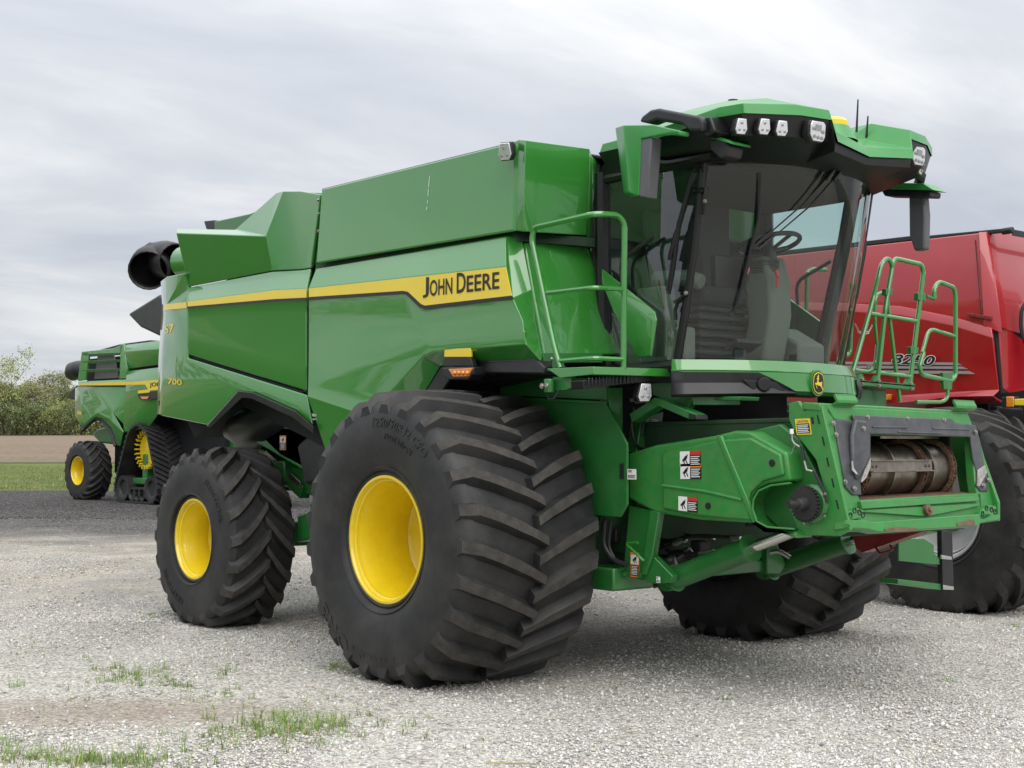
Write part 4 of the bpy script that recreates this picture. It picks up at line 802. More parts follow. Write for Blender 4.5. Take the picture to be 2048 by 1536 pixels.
# ================================================================== cab
def plan(u, z):                                  # windscreen sheet: u across (-1..1), leans forward with height
    t = (z-2.2)/1.3
    return V3(1.47+.36*(1-abs(u)**2.3)+.27*t+.03*t*(1-t)*4*.6, (.88+.02*t)*u, z)
def cabin():
    # floor, rear wall, pillars
    m = MB(); m.prism([(.72, -.92, 2.06), (1.5, -.9, 2.06), (1.74, -.5, 2.06), (1.82, 0, 2.06), (1.74, .5, 2.06), (1.5, .9, 2.06), (.72, .92, 2.06)], (0, 0, .13)); m.build('cab_floor', BLK, CH, bevel=.01)
    m = MB(); m.box((.70, -.86, 2.15), (.76, -.35, 3.55)); m.box((.70, -.36, 2.15), (.76, .45, 3.5)); m.box((.70, .44, 2.15), (.76, .86, 2.9)); m.build('cab_rear_wall', BEIGED, CH, bevel=.01)
    for sg in (-1, 1):
        m = MB(); pts = [plan(sg*1.0, z)+V3(-.012, sg*.008, 0) for z in (2.18, 2.5, 2.85, 3.2, 3.54)]; m.tube(pts, [.030, .028, .026, .026, .03], 8); m.build('cab_pillar', BLKG, CH)
        m = MB(); m.tube([(.76, sg*.88, 2.12), (.75, sg*.9, 2.9), (.75, sg*.9, 3.58)], .055, 8); m.build('cab_pillar', BLKG, CH)
        m = MB(); m.tube([(.76, sg*.9, 3.53), (1.3, sg*.92, 3.53), (1.76, sg*.9, 3.53)], .04, 8); m.build('door_top_rail', BLKG, CH)
        m = MB(); m.tube([(.76, sg*.9, 2.16), (1.1, sg*.9, 2.16), (1.5, sg*.89, 2.17)], .045, 8); m.build('door_sill', BLKG, CH)
    m = MB(); m.tube([Yp(1716, 335, .84), Yp(1690, 480, .84), Yp(1655, 640, .84), Yp(1636, 716, .84)], [.06, .055, .055, .06], 10); m.build('cab_pillar', BLKG, CH)
    # glass
    m = MB(); us = np.linspace(-1, 1, 25); zs = np.linspace(2.19, 3.55, 12); m.quads([[plan(u, z) for u in us] for z in zs]); m.build('windscreen', GLASS, CH, sharp=180)
    for sg in (-1, 1):
        m = MB(); rows = []
        for z in np.linspace(2.18, 3.53, 8):
            t = (z-2.2)/1.3; xe = plan(sg, z)[0]-.02; x0 = .75
            rows.append([V3(x0+(xe-x0)*k, sg*(.885+.03*math.sin(math.pi*k)*.6+.02*t), z) for k in np.linspace(0, 1, 6)])
        m.quads(rows); dg = m.build('door_glass', GLASSD, CH, sharp=180)
        # door latch hardware, handle, wiper on the near side glass
        m = MB(); m.tube(fillet([(1.03, sg*.95, 2.48), (.99, sg*.965, 2.92), (1.32, sg*.975, 3.05)], .08), .014, 6); m.build('grab_bar', BLK, dg)
    m = MB(); y = -.965
    m.tube([Yp(1338, 588, y), Yp(1345, 550, y), Yp(1358, 450, y), Yp(1388, 345, y)], [.012, .014, .018, .022], 6); m.tube([Yp(1334, 582, y), Yp(1350, 480, y), Yp(1385, 342, y)], .008, 5)
    m.tube([Yp(1340, 520, y), Yp(1353, 470, y), Yp(1356, 455, y)], [.02, .024, .012], 6); m.tube(fillet([Yp(1385, 345, y), Yp(1390, 332, y), Yp(1400, 330, y), Yp(1406, 345, y)], .03), .006, 5)
    m.build('wiper', BLKG, CH)
    m = MB()
    for q in ((1384, 380), (1401, 381)): c = Yp(*q, -.96); m.cyl(c+V3(0, .03, 0), c-V3(0, .012, 0), .022, 12)
    m.build('hinge_cap', BLKG, CH)
    m = MB(); m.tube([Yp(1413, 375, -.93), Yp(1410, 400, -.94), Yp(1406, 430, -.93)], [.014, .022, .012], 6); m.tube([Yp(1376, 585, -.93), Yp(1357, 600, -.93), Yp(1350, 620, -.93), Yp(1352, 640, -.93)], .012, 6); m.build('door_hinge', BLKG, CH)
    bolts('hinge_bolt', [Yp(1410, 402, -.965), Yp(1372, 586, -.95)], (0, -1, 0), CH, .012)
    # front wipers, a pair of parallel arms from the roof
    m = MB()
    def ws(px, py, off=.03):                     # point just in front of the windscreen
        best = None
        for u in np.linspace(-1, 1, 81):
            for z in np.linspace(2.2, 3.6, 71):
                q = plan(u, z); v = q-CAM; d = v@FV; x = PCX+FPX*(v@RV)/d; yq = PCY-FPX*(v@UV)/d; e_ = (x-px)**2+(yq-py)**2
                if best is None or e_ < best[0]: best = (e_, q, u)
        q, u = best[1], best[2]; n = nrm(V3(1, 1.0*u*.9, -.15)); return q+n*off
    w0, w1, w2, w3 = ws(1674, 305, .06), ws(1640, 358, .05), ws(1600, 405, .04), ws(1500, 500, .03)
    v0, v1, v2, v3 = ws(1686, 308, .06), ws(1652, 362, .05), ws(1612, 412, .04), ws(1512, 502, .03)
    m.tube([w0, w1], .017, 6); m.tube([w1, w2, w3], [.009, .006, .005], 5); m.tube([v0, v1], .017, 6); m.tube([v1, v2, v3], [.009, .006, .005], 5)
    m.tube([w3, v3], .02, 6); m.tube([ws(1520, 347), ws(1512, 440), ws(1500, 500), ws(1480, 570), ws(1462, 628)], [.006, .012, .016, .012, .006], 6)
    m.build('windscreen_wiper', BLKG, CH)
    # green panel under the near door glass (and its twin)
    y = -.955
    fo = [(1203, 537, y), (1309, 622, y), (1314, 640, y), (1305, 714, y), (1271, 716, y), (1226, 628, y), (1205, 560, y)]
    fi = [(1206, 566, y-.02), (1305, 642, y-.02), (1300, 712, y-.02), (1273, 714, y-.02), (1230, 628, y-.02)]
    m = MB(); m.poly([P(*fo[0]), P(*fo[1]), P(*fo[2]), P(*fi[1]), P(*fi[0])]); m.poly([P(*fi[0]), P(*fi[1]), P(*fi[2]), P(*fi[3]), P(*fi[4])]); m.poly([P(*fo[2]), P(*fo[3]), P(*fi[2]), P(*fi[1])]); m.poly([P(*fo[0]), P(*fi[0]), P(*fi[4]), P(*fo[5]), P(*fo[6])])
    for mir in (False, True): m.build('door_lower_panel', GREEN, CH, solid=.025, bevel=.008, out=(0, -1, .2), mirror=mir)
    # ---- front apron below the windscreen
    def ap(u, z, o): 
        a = plan(u, 2.2); nx = nrm(V3(1, 1.2*u*abs(u), 0)); return V3(a[0], .95*u, z)+nx*o
    us = np.linspace(-1, 1, 33)
    prof = [(2.215, -.02), (2.205, .04), (2.135, .075), (2.13, .09), (2.125, .085), (2.0, .10), (1.975, .07), (1.965, -.06)]
    m = MB(); m.quads([[ap(u, z, o) for u in us] for z, o in prof]); m.build('front_apron', GREEN, CH, solid=.02, out=(1, 0, 0), sharp=25)
    m = MB()
    us2 = np.linspace(-1.0, -.22, 12)
    def lowz(u): return 1.965+.02*(u+.22)
    def topz(u): return 2.12 if u < -.5 else 2.12-(u+.5)/.28*.12
    m.quads([[ap(u, topz(u), .092) for u in us2], [ap(u, topz(u)-.006, .112) for u in us2], [ap(u, (topz(u)+lowz(u))/2+.01, .10) for u in us2], [ap(u, lowz(u)+.02, .125) for u in us2], [ap(u, lowz(u), .10) for u in us2]])
    inn = m.build('apron_insert', BLK, CH, solid=.01, out=(1, 0, 0), sharp=25)
    m = MB(); c = ap(-.48, 2.04, .10); m.tube([c, c+V3(.03, -.02, 0)], [.055, .045], 20); m.prism([ap(-.62, 2.07, .108), ap(-.40, 2.055, .108), ap(-.32, 2.0, .11), ap(-.55, 1.99, .11)], (.008, 0, 0)); m.build('insert_boss', BLKG, inn, bevel=.01)
    us3 = np.linspace(.62, 1.0, 6); m = MB(); m.quads([[ap(u, 2.11, .10) for u in us3], [ap(u, 2.04, .115) for u in us3], [ap(u, 1.98, .10) for u in us3]]); m.build('apron_insert', BLK, CH, solid=.01, out=(1, 0, 0))
    # badge with the leaping deer
    n = V3(1, 0, .02); ux = V3(0, 1, 0); uy = V3(0, 0, 1); c = ap(0, 2.06, .105); wd, hg = .062, .079
    def shield(k, l): return [c+ux*wd*k*a+uy*hg*k*b+n*l for a, b in ((-.72, .78), (-.35, .95), (0, 1.0), (.35, .95), (.72, .78), (.9, .5), (1, 0), (.92, -.5), (.72, -.78), (.35, -.94), (0, -1), (-.35, -.94), (-.72, -.78), (-.92, -.5), (-1, 0), (-.9, .5))]
    m = MB(); m.prism(shield(1.16, -.02), n*.028, 0); m.prism(shield(1.02, .006), n*.005, 1); m.prism(shield(.95, .010), n*.0035, 2); m.prism(shield(.86, .012), n*.0035, 1)
    deer = [(-.42, -.02), (-.62, .0), (-.70, -.05), (-.55, -.22), (-.40, -.48), (-.34, -.44), (-.50, -.18), (-.36, -.12), (-.28, -.20), (-.05, -.24), (.12, -.24), (.36, -.40), (.58, -.66), (.64, -.62), (.46, -.30), (.44, -.08), (.50, .06), (.44, .14), (.36, .04), (.1, .06), (-.12, .08), (-.14, .28), (-.04, .34), (.0, .42), (-.10, .42), (-.04, .62), (-.08, .74), (-.16, .58), (-.24, .66), (-.20, .54), (-.34, .60), (-.32, .52), (-.22, .46), (-.30, .42), (-.42, .38), (-.40, .32), (-.30, .30), (-.32, .1)]
    m.prism([c+ux*wd*1.05*a+uy*hg*1.02*b+n*.016 for a, b in deer], n*.003, 2)
    m.build('badge', [GREEN, DECB, YELD], CH, weld=False)
    # ---- interior
    m = MB(); m.prism([(1.30, -.12, 2.18), (1.55, -.12, 2.18), (1.62, -.1, 2.55), (1.60, -.09, 2.80), (1.54, -.08, 2.98), (1.42, -.08, 2.98), (1.36, -.1, 2.75), (1.40, -.11, 2.5)], (0, .24, 0)); col = m.build('steering_column', BEIGE, CH, bevel=.03, seg=3)
    m = MB(); c = V3(1.50, .02, 3.07); a = nrm(V3(.0, 0.05, 1)); a = nrm(V3(-.25, 0, 1)); e1 = nrm(np.cross(a, V3(0, 1, 0))); e2 = np.cross(a, e1)
    m.tube([c+.225*(e1*math.cos(t)+e2*math.sin(t)) for t in np.linspace(0, 2*math.pi, 32, endpoint=False)], .017, 8, closed=True); m.tube([c-e1*.21, c-a*.05, c+e1*.21], .014, 6); m.tube([c-e2*.21, c-a*.05], .014, 6); m.cyl(c-a*.14, c-a*.03, .04, 12); m.build('steering_rim', BLK, col)
    m = MB()
    for i in range(6): m.cyl((1.48, .0, 2.86+i*.016), (1.48, .0, 2.868+i*.016), .105, 20)
    m.build('column_bellows', BEIGED, col)
    m = MB(); c = V3(1.64, -.07, 2.86); m.tube([c, c+V3(.02, 0, -.05)], [.018, .01], 8); m.tube([c+V3(.01, 0, -.05), c+V3(.01, 0, -.12)], .01, 6); m.build('ignition_key', REDL, col)
    m = MB(); m.box((1.30, -.38, 2.66), (1.36, -.08, 2.98)); m.cyl((1.34, -.2, 2.5), (1.34, -.2, 2.7), .025, 8); m.build('cab_monitor', BLKG, CH, bevel=.02)
    m = MB()
    for i in range(7):
        z = 2.2+i*.062; k = .02*(i % 2); m.box((.98-k, -.55-k, z), (1.36+k, -.02+k, z+.034)); m.box((1.0, -.53, z+.03), (1.33, -.04, z+.064))
    m.build('seat_bellows', BEIGED, CH, bevel=.012)
    m = MB(); m.prism([(.95, -.56, 2.62), (1.38, -.56, 2.62), (1.42, -.56, 2.70), (1.38, -.56, 2.75), (.98, -.56, 2.74), (.86, -.56, 3.35), (.78, -.56, 3.36), (.86, -.56, 2.62)], (0, .54, 0)); m.build('operator_seat', SEAT, CH, bevel=.05, seg=3)
    m = MB(); m.tube([(1.0, -.62, 2.82), (1.3, -.62, 2.80), (1.42, -.6, 2.76)], .06, 10); m.tube([(1.0, .05, 2.82), (1.3, .05, 2.80), (1.42, .05, 2.76)], .055, 10); m.box((.9, -.72, 2.18), (1.2, -.62, 2.75)); m.build('armrest', BEIGE, CH, bevel=.02)
    m = MB(); m.box((1.30, -.83, 2.18), (1.46, -.70, 2.44)); m.box((.8, -.85, 2.18), (1.1, -.6, 2.5)); m.prism([(1.05, .1, 2.18), (1.35, .1, 2.18), (1.35, .1, 2.5), (1.15, .1, 2.6), (1.05, .1, 2.55)], (0, .2, 0)); m.prism([(1.3, .2, 2.18), (1.62, .2, 2.18), (1.62, .2, 2.36), (1.36, .2, 2.5)], (0, .3, 0)); m.build('side_console', BEIGE, CH, bevel=.02)
    m = MB(); m.box((1.52, -.42, 2.2), (1.56, -.30, 2.30)); m.prism([(1.50, -.45, 2.28), (1.62, -.45, 2.34), (1.60, -.45, 2.37), (1.48, -.45, 2.31)], (0, .26, 0)); m.build('pedal', BLK, CH, bevel=.006)
    m = MB(); m.prism([(.78, -.86, 3.46), (1.7, -.86, 3.46), (2.0, -.5, 3.46), (2.07, 0, 3.46), (2.0, .5, 3.46), (1.7, .86, 3.46), (.78, .86, 3.46)], (0, 0, .08)); m.build('headliner', LINER, CH, bevel=.02)
    # ---- roof
    tn = [Yp(1658, 220, -.45), Yp(1590, 208.5, -.72), Yp(1487, 206, -1.04), Yp(1440, 214, -1.10), V3(1.4, -1.08, 3.745), Yp(1205, 288, -.98)]
    bn = [Yp(1664, 240, -.44), Yp(1602, 230.5, -.70), Yp(1488, 226, -1.035), Yp(1428, 236, -1.10), V3(1.4, -1.08, 3.68), Yp(1199, 305, -.98)]
    vt, vb = Yp(1672, 262, -.42), Yp(1676, 283, -.42)     # end of the raised brow
    ct = V3(Yp(1720, 271, -.05)[0], 0, vt[2]-.03); cb = V3(Yp(1728, 297, -.05)[0]+.01, 0, vb[2]-.035)
    mir = lambda p: V3(p[0], -p[1], p[2])
    inn = [V3(2.10, -.42, 3.90), V3(2.02, -.62, 3.93), V3(1.85, -.82, 3.91), V3(1.65, -.86, 3.9), V3(1.3, -.84, 3.9), V3(.85, -.75, 3.86)]
    m = MB(); rt_ = lambda L_: L_
    for f in (lambda p: p, mir):
        T, B, I = [f(p) for p in tn], [f(p) for p in bn], [f(p) for p in inn]
        m.quads([B, T, I]); m.poly([f(vb), f(vt), T[0], B[0]]); m.poly([f(vb), f(vt), ct, cb]); m.poly([f(vt), T[0], I[0], f(V3(2.0, -.3, 3.80))]); m.poly([ct, f(vt), f(V3(2.0, -.3, 3.80)), V3(2.0, 0, 3.80)])
        m.poly([f(V3(2.0, -.3, 3.80)), I[0], I[1], I[2], I[3], I[4], I[5], f(V3(.8, -.3, 3.85)), f(V3(1.3, -.3, 3.86))]); m.poly([V3(2.0, 0, 3.80), f(V3(2.0, -.3, 3.80)), f(V3(1.3, -.3, 3.86)), V3(1.3, 0, 3.86)]); m.poly([V3(1.3, 0, 3.86), f(V3(1.3, -.3, 3.86)), f(V3(.8, -.3, 3.85)), V3(.8, 0, 3.85)])
        m.poly([T[5], B[5], f(V3(.68, -.5, 3.7)), f(V3(.68, -.5, 3.8))])
    roof = m.build('cab_roof', GREENROOF, CH, bevel=.008, sharp=28)
    # black underside of the roof and brow
    m = MB(); k1 = [p+V3(-.05, .02, -.13) if i < 3 else p+V3(0, .05, -.07) for i, p in enumerate(bn)]
    vb1 = vb+V3(-.03, 0, -.06); cb1 = cb+V3(-.03, 0, -.05)
    k2 = [V3(2.17, -.40, 3.50), V3(2.05, -.62, 3.50), V3(1.88, -.86, 3.50), V3(1.76, -.93, 3.50), V3(1.3, -.95, 3.52), V3(.70, -.92, 3.56)]
    for f in (lambda p: p, mir):
        B, K1, K2 = [f(p+V3(-.012, 0, 0)) for p in bn], [f(p) for p in k1], [f(p) for p in k2]
        m.quads([B, K1, K2]); m.poly([B[0], f(vb+V3(-.02, 0, 0)), f(vb1), K1[0]]); m.poly([f(vb+V3(-.02, 0, 0)), cb+V3(-.02, 0, 0), cb1, f(vb1)]); m.poly([K1[0], f(vb1), K2[0]]); m.poly([f(vb1), cb1, V3(2.22, 0, 3.49), K2[0]])
        m.poly([V3(2.22, 0, 3.49), K2[0], K2[1], K2[2], K2[3], K2[4], K2[5], V3(.7, 0, 3.56)])
    under = m.build('roof_underside', BLKG, CH, bevel=.015, seg=3, sharp=28, solid=.004)
    m = MB(); m.tube(fillet([Yp(1300, 318, -.99), Yp(1330, 330, -.99), Yp(1375, 322, -.98), Yp(1425, 312, -.96)], .08), .03, 8); m.build('door_gutter', BLKG, CH)
    for px, py, y, w_, h_, kd in ((1482, 253, -1.055, .082, .098, 'tri'), (1528, 253.5, -.945, .082, .098, 'tri'), (1563, 257, -.855, .082, .095, 'tri'), (1634, 263, -.60, .125, .125, 'hex')):
        work_lamp(roof, Yp(px, py, y), nrm((1, -.42 if kd == 'tri' else -.15, -.10)), (0, 0, 1), w_, h_, kind=kd)
    work_lamp(roof, Yp(1831, 313, .60)+V3(.02, 0, 0), nrm((1, -.1, -.1)), (0, 0, 1), .125, .125, kind='hex')
    work_lamp(roof, Yp(1842, 335, .85), nrm((1, .5, -.35)), (0, 0, 1), .10, .10)
    m = MB(); c = Yp(1662, 250, -.02); m.lathe([(.0, .05), (.10, .046), (.118, .025), (.118, -.015)], c-V3(0, 0, .01), 'z', 28); gd = m.build('satellite_dome', YEL, CH)
    m = MB(); m.lathe([(.125, -.02), (.135, -.04), (.18, -.12)], c, 'z', 28); m.build('dome_base', GREENROOF, gd)
    m = MB()
    for px, py, py2 in ((1713, 265, 199), (1733, 272, 232)): m.tube([Yp(px-1, py+14, .35), Yp(px, py, .35), Yp(px+3, py2, .35)], [.012, .009, .005], 6)
    m.build('aerial', BLKG, CH)
    m = MB(); m.cyl(Yp(1466, 208, -.7), Yp(1466, 200, -.7), .035, 12); m.build('roof_vent', BLK, CH)
    # ---- near mirror: black arm, green shell
    ya = -1.18
    m = MB(); arm = [(1277, 243), (1283, 232), (1300, 219), (1316, 216), (1398, 232), (1404, 240), (1403, 262), (1378, 262), (1362, 248), (1312, 240), (1296, 247)]
    m.prism([Yp(x, y, ya-.05) for x, y in arm], (0, .11, 0)); mm = m.build('mirror_arm', BLK, CH, bevel=.018, seg=3)
    m = MB(); m.prism([Yp(x, y, ya) for x, y in ((1392, 236), (1420, 232), (1430, 262), (1412, 274), (1396, 262))], (0, .18, 0)); m.build('arm_pivot', BLKG, mm, bevel=.012)
    sh = [(1230, 254), (1247, 250), (1306, 249), (1359, 261), (1302, 274), (1281, 278), (1277, 390), (1248, 390)]
    ym = -1.30
    m = MB(); f1 = [Yp(x, y, ym) for x, y in ((1246, 250), (1306, 249), (1359, 261), (1304, 273), (1281, 277), (1276, 392), (1256, 384))]; m.poly(f1)
    m.poly([Yp(1230, 255, ym+.10), f1[0], f1[6], Yp(1247, 387, ym+.10)]); m.poly([f1[6], f1[5], Yp(1262, 396, ym+.10), Yp(1247, 387, ym+.10)])
    m.poly([Yp(1230, 255, ym+.10), f1[0], f1[1], f1[2], V3(*f1[2])+V3(0, .1, 0)])
    m.build('mirror_shell', GREENROOF, mm, solid=.03, bevel=.008, out=(0, -1, 0))
    m = MB(); m.prism([Yp(x, y, ym+.01) for x, y in ((1281, 278), (1303, 274), (1294, 396), (1277, 393))], (.0, .10, 0)); m.build('mirror_housing', GREYP, mm, bevel=.01)
    # small camera pod under the brow
    m = MB(); m.prism([Yp(x, y, -1.06) for x, y in ((1420, 280), (1447, 276), (1458, 292), (1452, 312), (1440, 318), (1420, 300))], (0, .15, 0)); pod = m.build('camera_pod', BLK, CH, bevel=.012)
    m = MB(); m.prism([Yp(x, y, -1.08) for x, y in ((1425, 268), (1462, 283), (1463, 288), (1422, 276))], (0, .19, 0)); m.build('pod_cap', GREENROOF, pod, bevel=.004)
    # ---- far mirror
    yf = 1.22
    m = MB(); m.prism([Yp(x, y, yf) for x, y in ((1817, 393), (1847, 393), (1850, 430), (1848, 498), (1828, 502), (1818, 470))], (0, .08, 0)); fm = m.build('mirror_housing', GREYP, CH, bevel=.015)
    m = MB(); m.prism([Yp(x, y, yf-.05) for x, y in ((1760, 378), (1862, 382), (1860, 394), (1768, 392))], (0, .14, 0)); m.build('camera_bar', BLK, fm, bevel=.012)
    m = MB(); m.prism([Yp(x, y, yf-.07) for x, y in ((1759, 368), (1790, 365), (1845, 366), (1867, 380), (1764, 378))], (0, .18, 0)); m.build('bar_cap', GREENROOF, fm, bevel=.006)
    m = MB(); m.tube([Yp(1790, 366, yf), Yp(1800, 345, 1.1), Yp(1790, 330, 1.0)], .028, 8); m.tube([Yp(1838, 366, yf), Yp(1842, 352, 1.15), Yp(1820, 340, 1.02)], .04, 8); m.build('mirror_arm', BLK, fm)
    m = MB(); m.tube(fillet([Yp(1722, 470, 1.0), Yp(1731, 478, 1.06), Yp(1730, 500, 1.06), Yp(1712, 600, 1.06), Yp(1700, 612, 1.0)], .05), .014, 6); m.build('grab_bar', BLK, CH)
    work_lamp(CH, Yp(1546, 405, 1.15), nrm((1, .1, -.2)), (0, 0, 1), .12, .13, kind='hex')
cabin()
# ================================================================== platform, rails, feeder house
def front_end():
    # ---- near platform and its rail
    m = MB(); zt = 2.135
    p0, p1, p2 = Yp(1093, 737, -1.6), Yp(1187, 733, -1.6), Xp(1352, 741, 1.40)
    m.prism([p0+V3(0, 0, .0), p1, V3(1.40, -.93, zt), V3(.9, -.93, zt), V3(.9, -1.55, zt)], (0, 0, -.02)); pf = m.build('platform', GREEND, CH, bevel=.006)
    m = MB(); m.prism([Yp(1093, 737, -1.61), Yp(1187, 733, -1.61), Yp(1187, 749, -1.61), Yp(1120, 756, -1.61)], (0, .02, 0)); m.prism([Xp(1187, 733, 1.405), Xp(1352, 738, 1.405), Xp(1352, 754, 1.405), Xp(1187, 749, 1.405)], (-.02, 0, 0)); m.build('platform_edge', GREEN, pf, bevel=.004)
    m = MB(); r = .02
    yy = -1.585; xx = 1.39
    m.tube(fillet([Yp(1121, 736, yy), Yp(1108, 690, yy), Yp(1064, 480, yy), Yp(1068, 455, yy), Yp(1190, 427.5, yy), Xp(1236, 430, xx), Xp(1249, 446, xx), Xp(1247, 738, xx)], .09, 5), r, 10)
    m.tube(fillet([Yp(1095, 586, yy), Yp(1186, 575, yy), Xp(1247, 578, xx)], .05), r*.8, 8); m.tube(fillet([Yp(1119, 722, yy), Yp(1187, 716, yy), Xp(1246, 719, xx)], .05), r*.8, 8)
    m.build('handrail', GREEN, CH)
    m = MB(); m.box((.95, -1.57, 2.12), (1.0, -1.5, 2.2)); m.cyl(Yp(1098, 758, -1.62), Yp(1098, 785, -1.62), .035, 14); m.prism([Yp(1105, 753, -1.58), Yp(1142, 753, -1.58), Yp(1142, 775, -1.58), Yp(1132, 781, -1.58), Yp(1105, 781, -1.58)], (0, .05, 0)); m.build('hinge_bracket', GREEND, pf, bevel=.006)
    bolts('bracket_bolt', [Yp(1084, 772, -1.66), Yp(1094, 771, -1.66)], (0, -1, 0), pf, .016)
    m = MB(); m.tube([Yp(1094, 790, -1.62), Yp(1098, 798, -1.62), Yp(1108, 797, -1.62), Yp(1118, 780, -1.6)], .005, 5); m.build('lock_cable', HOSE, pf)
    # black wiring block under the platform
    m = MB(); m.obox(Xp(1225, 762, 1.3), (.02, .30, .035), (.06, 0, 0), (0, -.004, .028))
    for i in range(14): m.obox(Xp(1178+i*7, 764-i*.6, 1.37), (.004, 0, 0), (0, .006, 0), (0, 0, .03))
    m.build('wiring_block', BLKG, CH, bevel=.004)
    work_lamp(CH, Xp(1289, 785, 1.36), nrm((1, -.25, -.05)), (0, 0, 1), .105, .12)
    for q in ((1262, 800), (1272, 803), (1280, 802)):
        c = Xp(*q, 1.2); MB().cyl(c, c+V3(.06, 0, 0), .014, 8).build('hydraulic_coupler', ZINC, CH)
    # ---- inner fender plate beside the tyre
    y = -1.06
    m = MB(); m.prism([Yp(x, yy_, y) for x, yy_ in ((1010, 790), (1085, 801), (1212, 806), (1254, 888), (1254, 1010), (1240, 1034), (1150, 1028), (1040, 1030))], (0, .02, 0)); fp = m.build('fender_plate', GREEND, CH, bevel=.004)
    m = MB(); m.prism([Yp(x, yy_, y-.004) for x, yy_ in ((1239, 928), (1247, 926), (1247, 958), (1239, 958))], (0, .01, 0)); m.build('slot', DARK, fp)
    m = MB(); m.prism([Yp(x, yy_, y) for x, yy_ in ((1000, 748), (1212, 758), (1212, 800), (1000, 790))], (0, .03, 0)); m.prism([Yp(x, yy_, y-.02) for x, yy_ in ((1000, 793), (1210, 803), (1210, 808), (1000, 798))], (0, .02, 0)); m.build('fender_plate', GREEND, CH, bevel=.003)
    # uprights and brackets in front of the separator body
    m = MB(); m.prism([Xp(x, yy_, .96) for x, yy_ in ((1219, 775), (1246, 775), (1246, 905), (1222, 900))], (-.1, 0, 0)); m.prism([Xp(x, yy_, 1.0) for x, yy_ in ((1284, 835), (1328, 822), (1318, 890), (1272, 905))], (-.12, 0, 0)); m.build('front_upright', GREEND, CH, bevel=.006)
    sticker(CH, Xp(1302, 838, 1.004), nrm(V3(0, 1, -.0)), V3(0, 0, 1), .075, .07, 'plain')
    m = MB(); m.prism([Yp(x, yy_, -.95) for x, yy_ in ((1258, 828), (1308, 795), (1325, 800), (1392, 828), (1394, 838), (1376, 838), (1316, 812), (1264, 845))], (0, .10, 0)); m.build('support_arm', GREEND, CH, bevel=.006)
    m = MB(); m.prism([Yp(x, yy_, -.956) for x, yy_ in ((1377, 826), (1392, 829), (1394, 839), (1377, 836))], (0, .11, 0)); m.build('rubber_stop', HOSE, CH, bevel=.004)
    m = MB(); m.prism([Yp(x, yy_, -.85) for x, yy_ in ((1300, 752), (1385, 756), (1385, 800), (1375, 818), (1305, 790))], (0, .06, 0)); m.beam(Yp(1385, 800, -.82), Yp(1480, 800, -.6), .08, .07); m.prism([Yp(x, yy_, -.75) for x, yy_ in ((1412, 793), (1480, 793), (1478, 801), (1415, 800))], (0, .2, 0)); m.build('cab_mount', GREEND, CH, bevel=.005)
    m = MB(); m.box((.86, -.95, 1.5), (.9, .95, 2.06)); m.build('dark_bulkhead', DARK, CH)  # near-black sheet painted as the shaded void between cab and feeder
    # ---- feeder house
    def fx(z): return 2.78-(z-1.1)*.19            # its front plane leans back
    O, Nn = V3(2.78, 0, 1.1), nrm(V3(1, 0, .19))
    def FPn(px, py, o=0.0): return F.pl(px, py, O+Nn*o, Nn)
    FH = MB(); FH.prism([(2.5, -.74, 1.06), (2.5, -.74, 1.80), (2.25, -.74, 1.80), (.9, -.74, 1.79), (.85, -.74, 1.25)], (0, .02, 0)); FH.prism([(2.5, .72, 1.06), (2.5, .72, 1.80), (2.25, .72, 1.80), (.9, .72, 1.79), (.85, .72, 1.25)], (0, .02, 0))
    FH.prism([(2.5, -.745, 1.805), (2.25, -.745, 1.805), (.9, -.745, 1.795), (.9, -.745, 1.765), (2.25, -.745, 1.775), (2.5, -.745, 1.775)], (0, 1.49, 0)); FH.prism([(2.6, -.74, 1.12), (.85, -.74, 1.27), (.85, -.74, 1.24), (2.6, -.74, 1.06)], (0, 1.48, 0))
    fh = FH.build('feeder_house', GREENSHADE, CH, bevel=.006)
    # front frame (faceplate) as four bars in its plane
    def bar(name, pts, d, matl=GREENL, off=0.0, par=fh, bev=.008): return MB().prism([FPn(x, y, off) for x, y in pts], -Nn*d).build(name, matl, par, bevel=bev)
    bar('face_frame', [(1655, 812), (1936, 826), (1945, 848), (1942, 870), (1742, 868), (1668, 838)], .07)
    bar('face_frame', [(1645, 806), (1668, 838), (1716, 985), (1728, 1030), (1700, 1062), (1693, 1062)], .07)
    bar('face_frame', [(1942, 850), (1960, 880), (1996, 1005), (1996, 1040), (1962, 1035), (1950, 960)], .07)
    bar('face_frame', [(1716, 1000), (1962, 985), (1965, 1040), (1726, 1062), (1700, 1062)], .05)
    # side plates
    m = MB(); ys = -.86
    m.prism([Yp(x, y, ys) for x, y in ((1577, 806), (1596, 802), (1608, 822), (1643, 812), (1700, 1060), (1676, 1072), (1600, 1070), (1575, 1010), (1600, 985), (1640, 990), (1648, 975), (1632, 920), (1592, 868), (1578, 840))], (0, .03, 0)); sp = m.build('side_plate', GREENL, fh, bevel=.004)
    m = MB()
    for i, (x, y) in enumerate(((1633, 830), (1643, 873), (1652, 915), (1662, 957), (1671, 1000))): m.prism([Yp(x, y, ys-.002), Yp(x+3, y, ys-.002), Yp(x+7, y+18, ys-.002), Yp(x+4, y+18, ys-.002)], (0, .006, 0))
    m.prism([Yp(x, y, ys-.002) for x, y in ((1622, 834), (1626, 834), (1628, 847), (1624, 848))], (0, .006, 0)); m.build('slot', DARK, sp)
    sticker(sp, Yp(1590, 838, ys-.002), V3(1, 0, .02), V3(-.15, 0, 1), .115, .10, 'caution')
    m = MB(); m.prism([Yp(x, y, .83) for x, y in ((1942, 850), (1996, 1005), (1996, 1042), (1930, 1050), (1900, 860))], (0, .03, 0)); m.build('side_plate', GREENL, fh, bevel=.004)
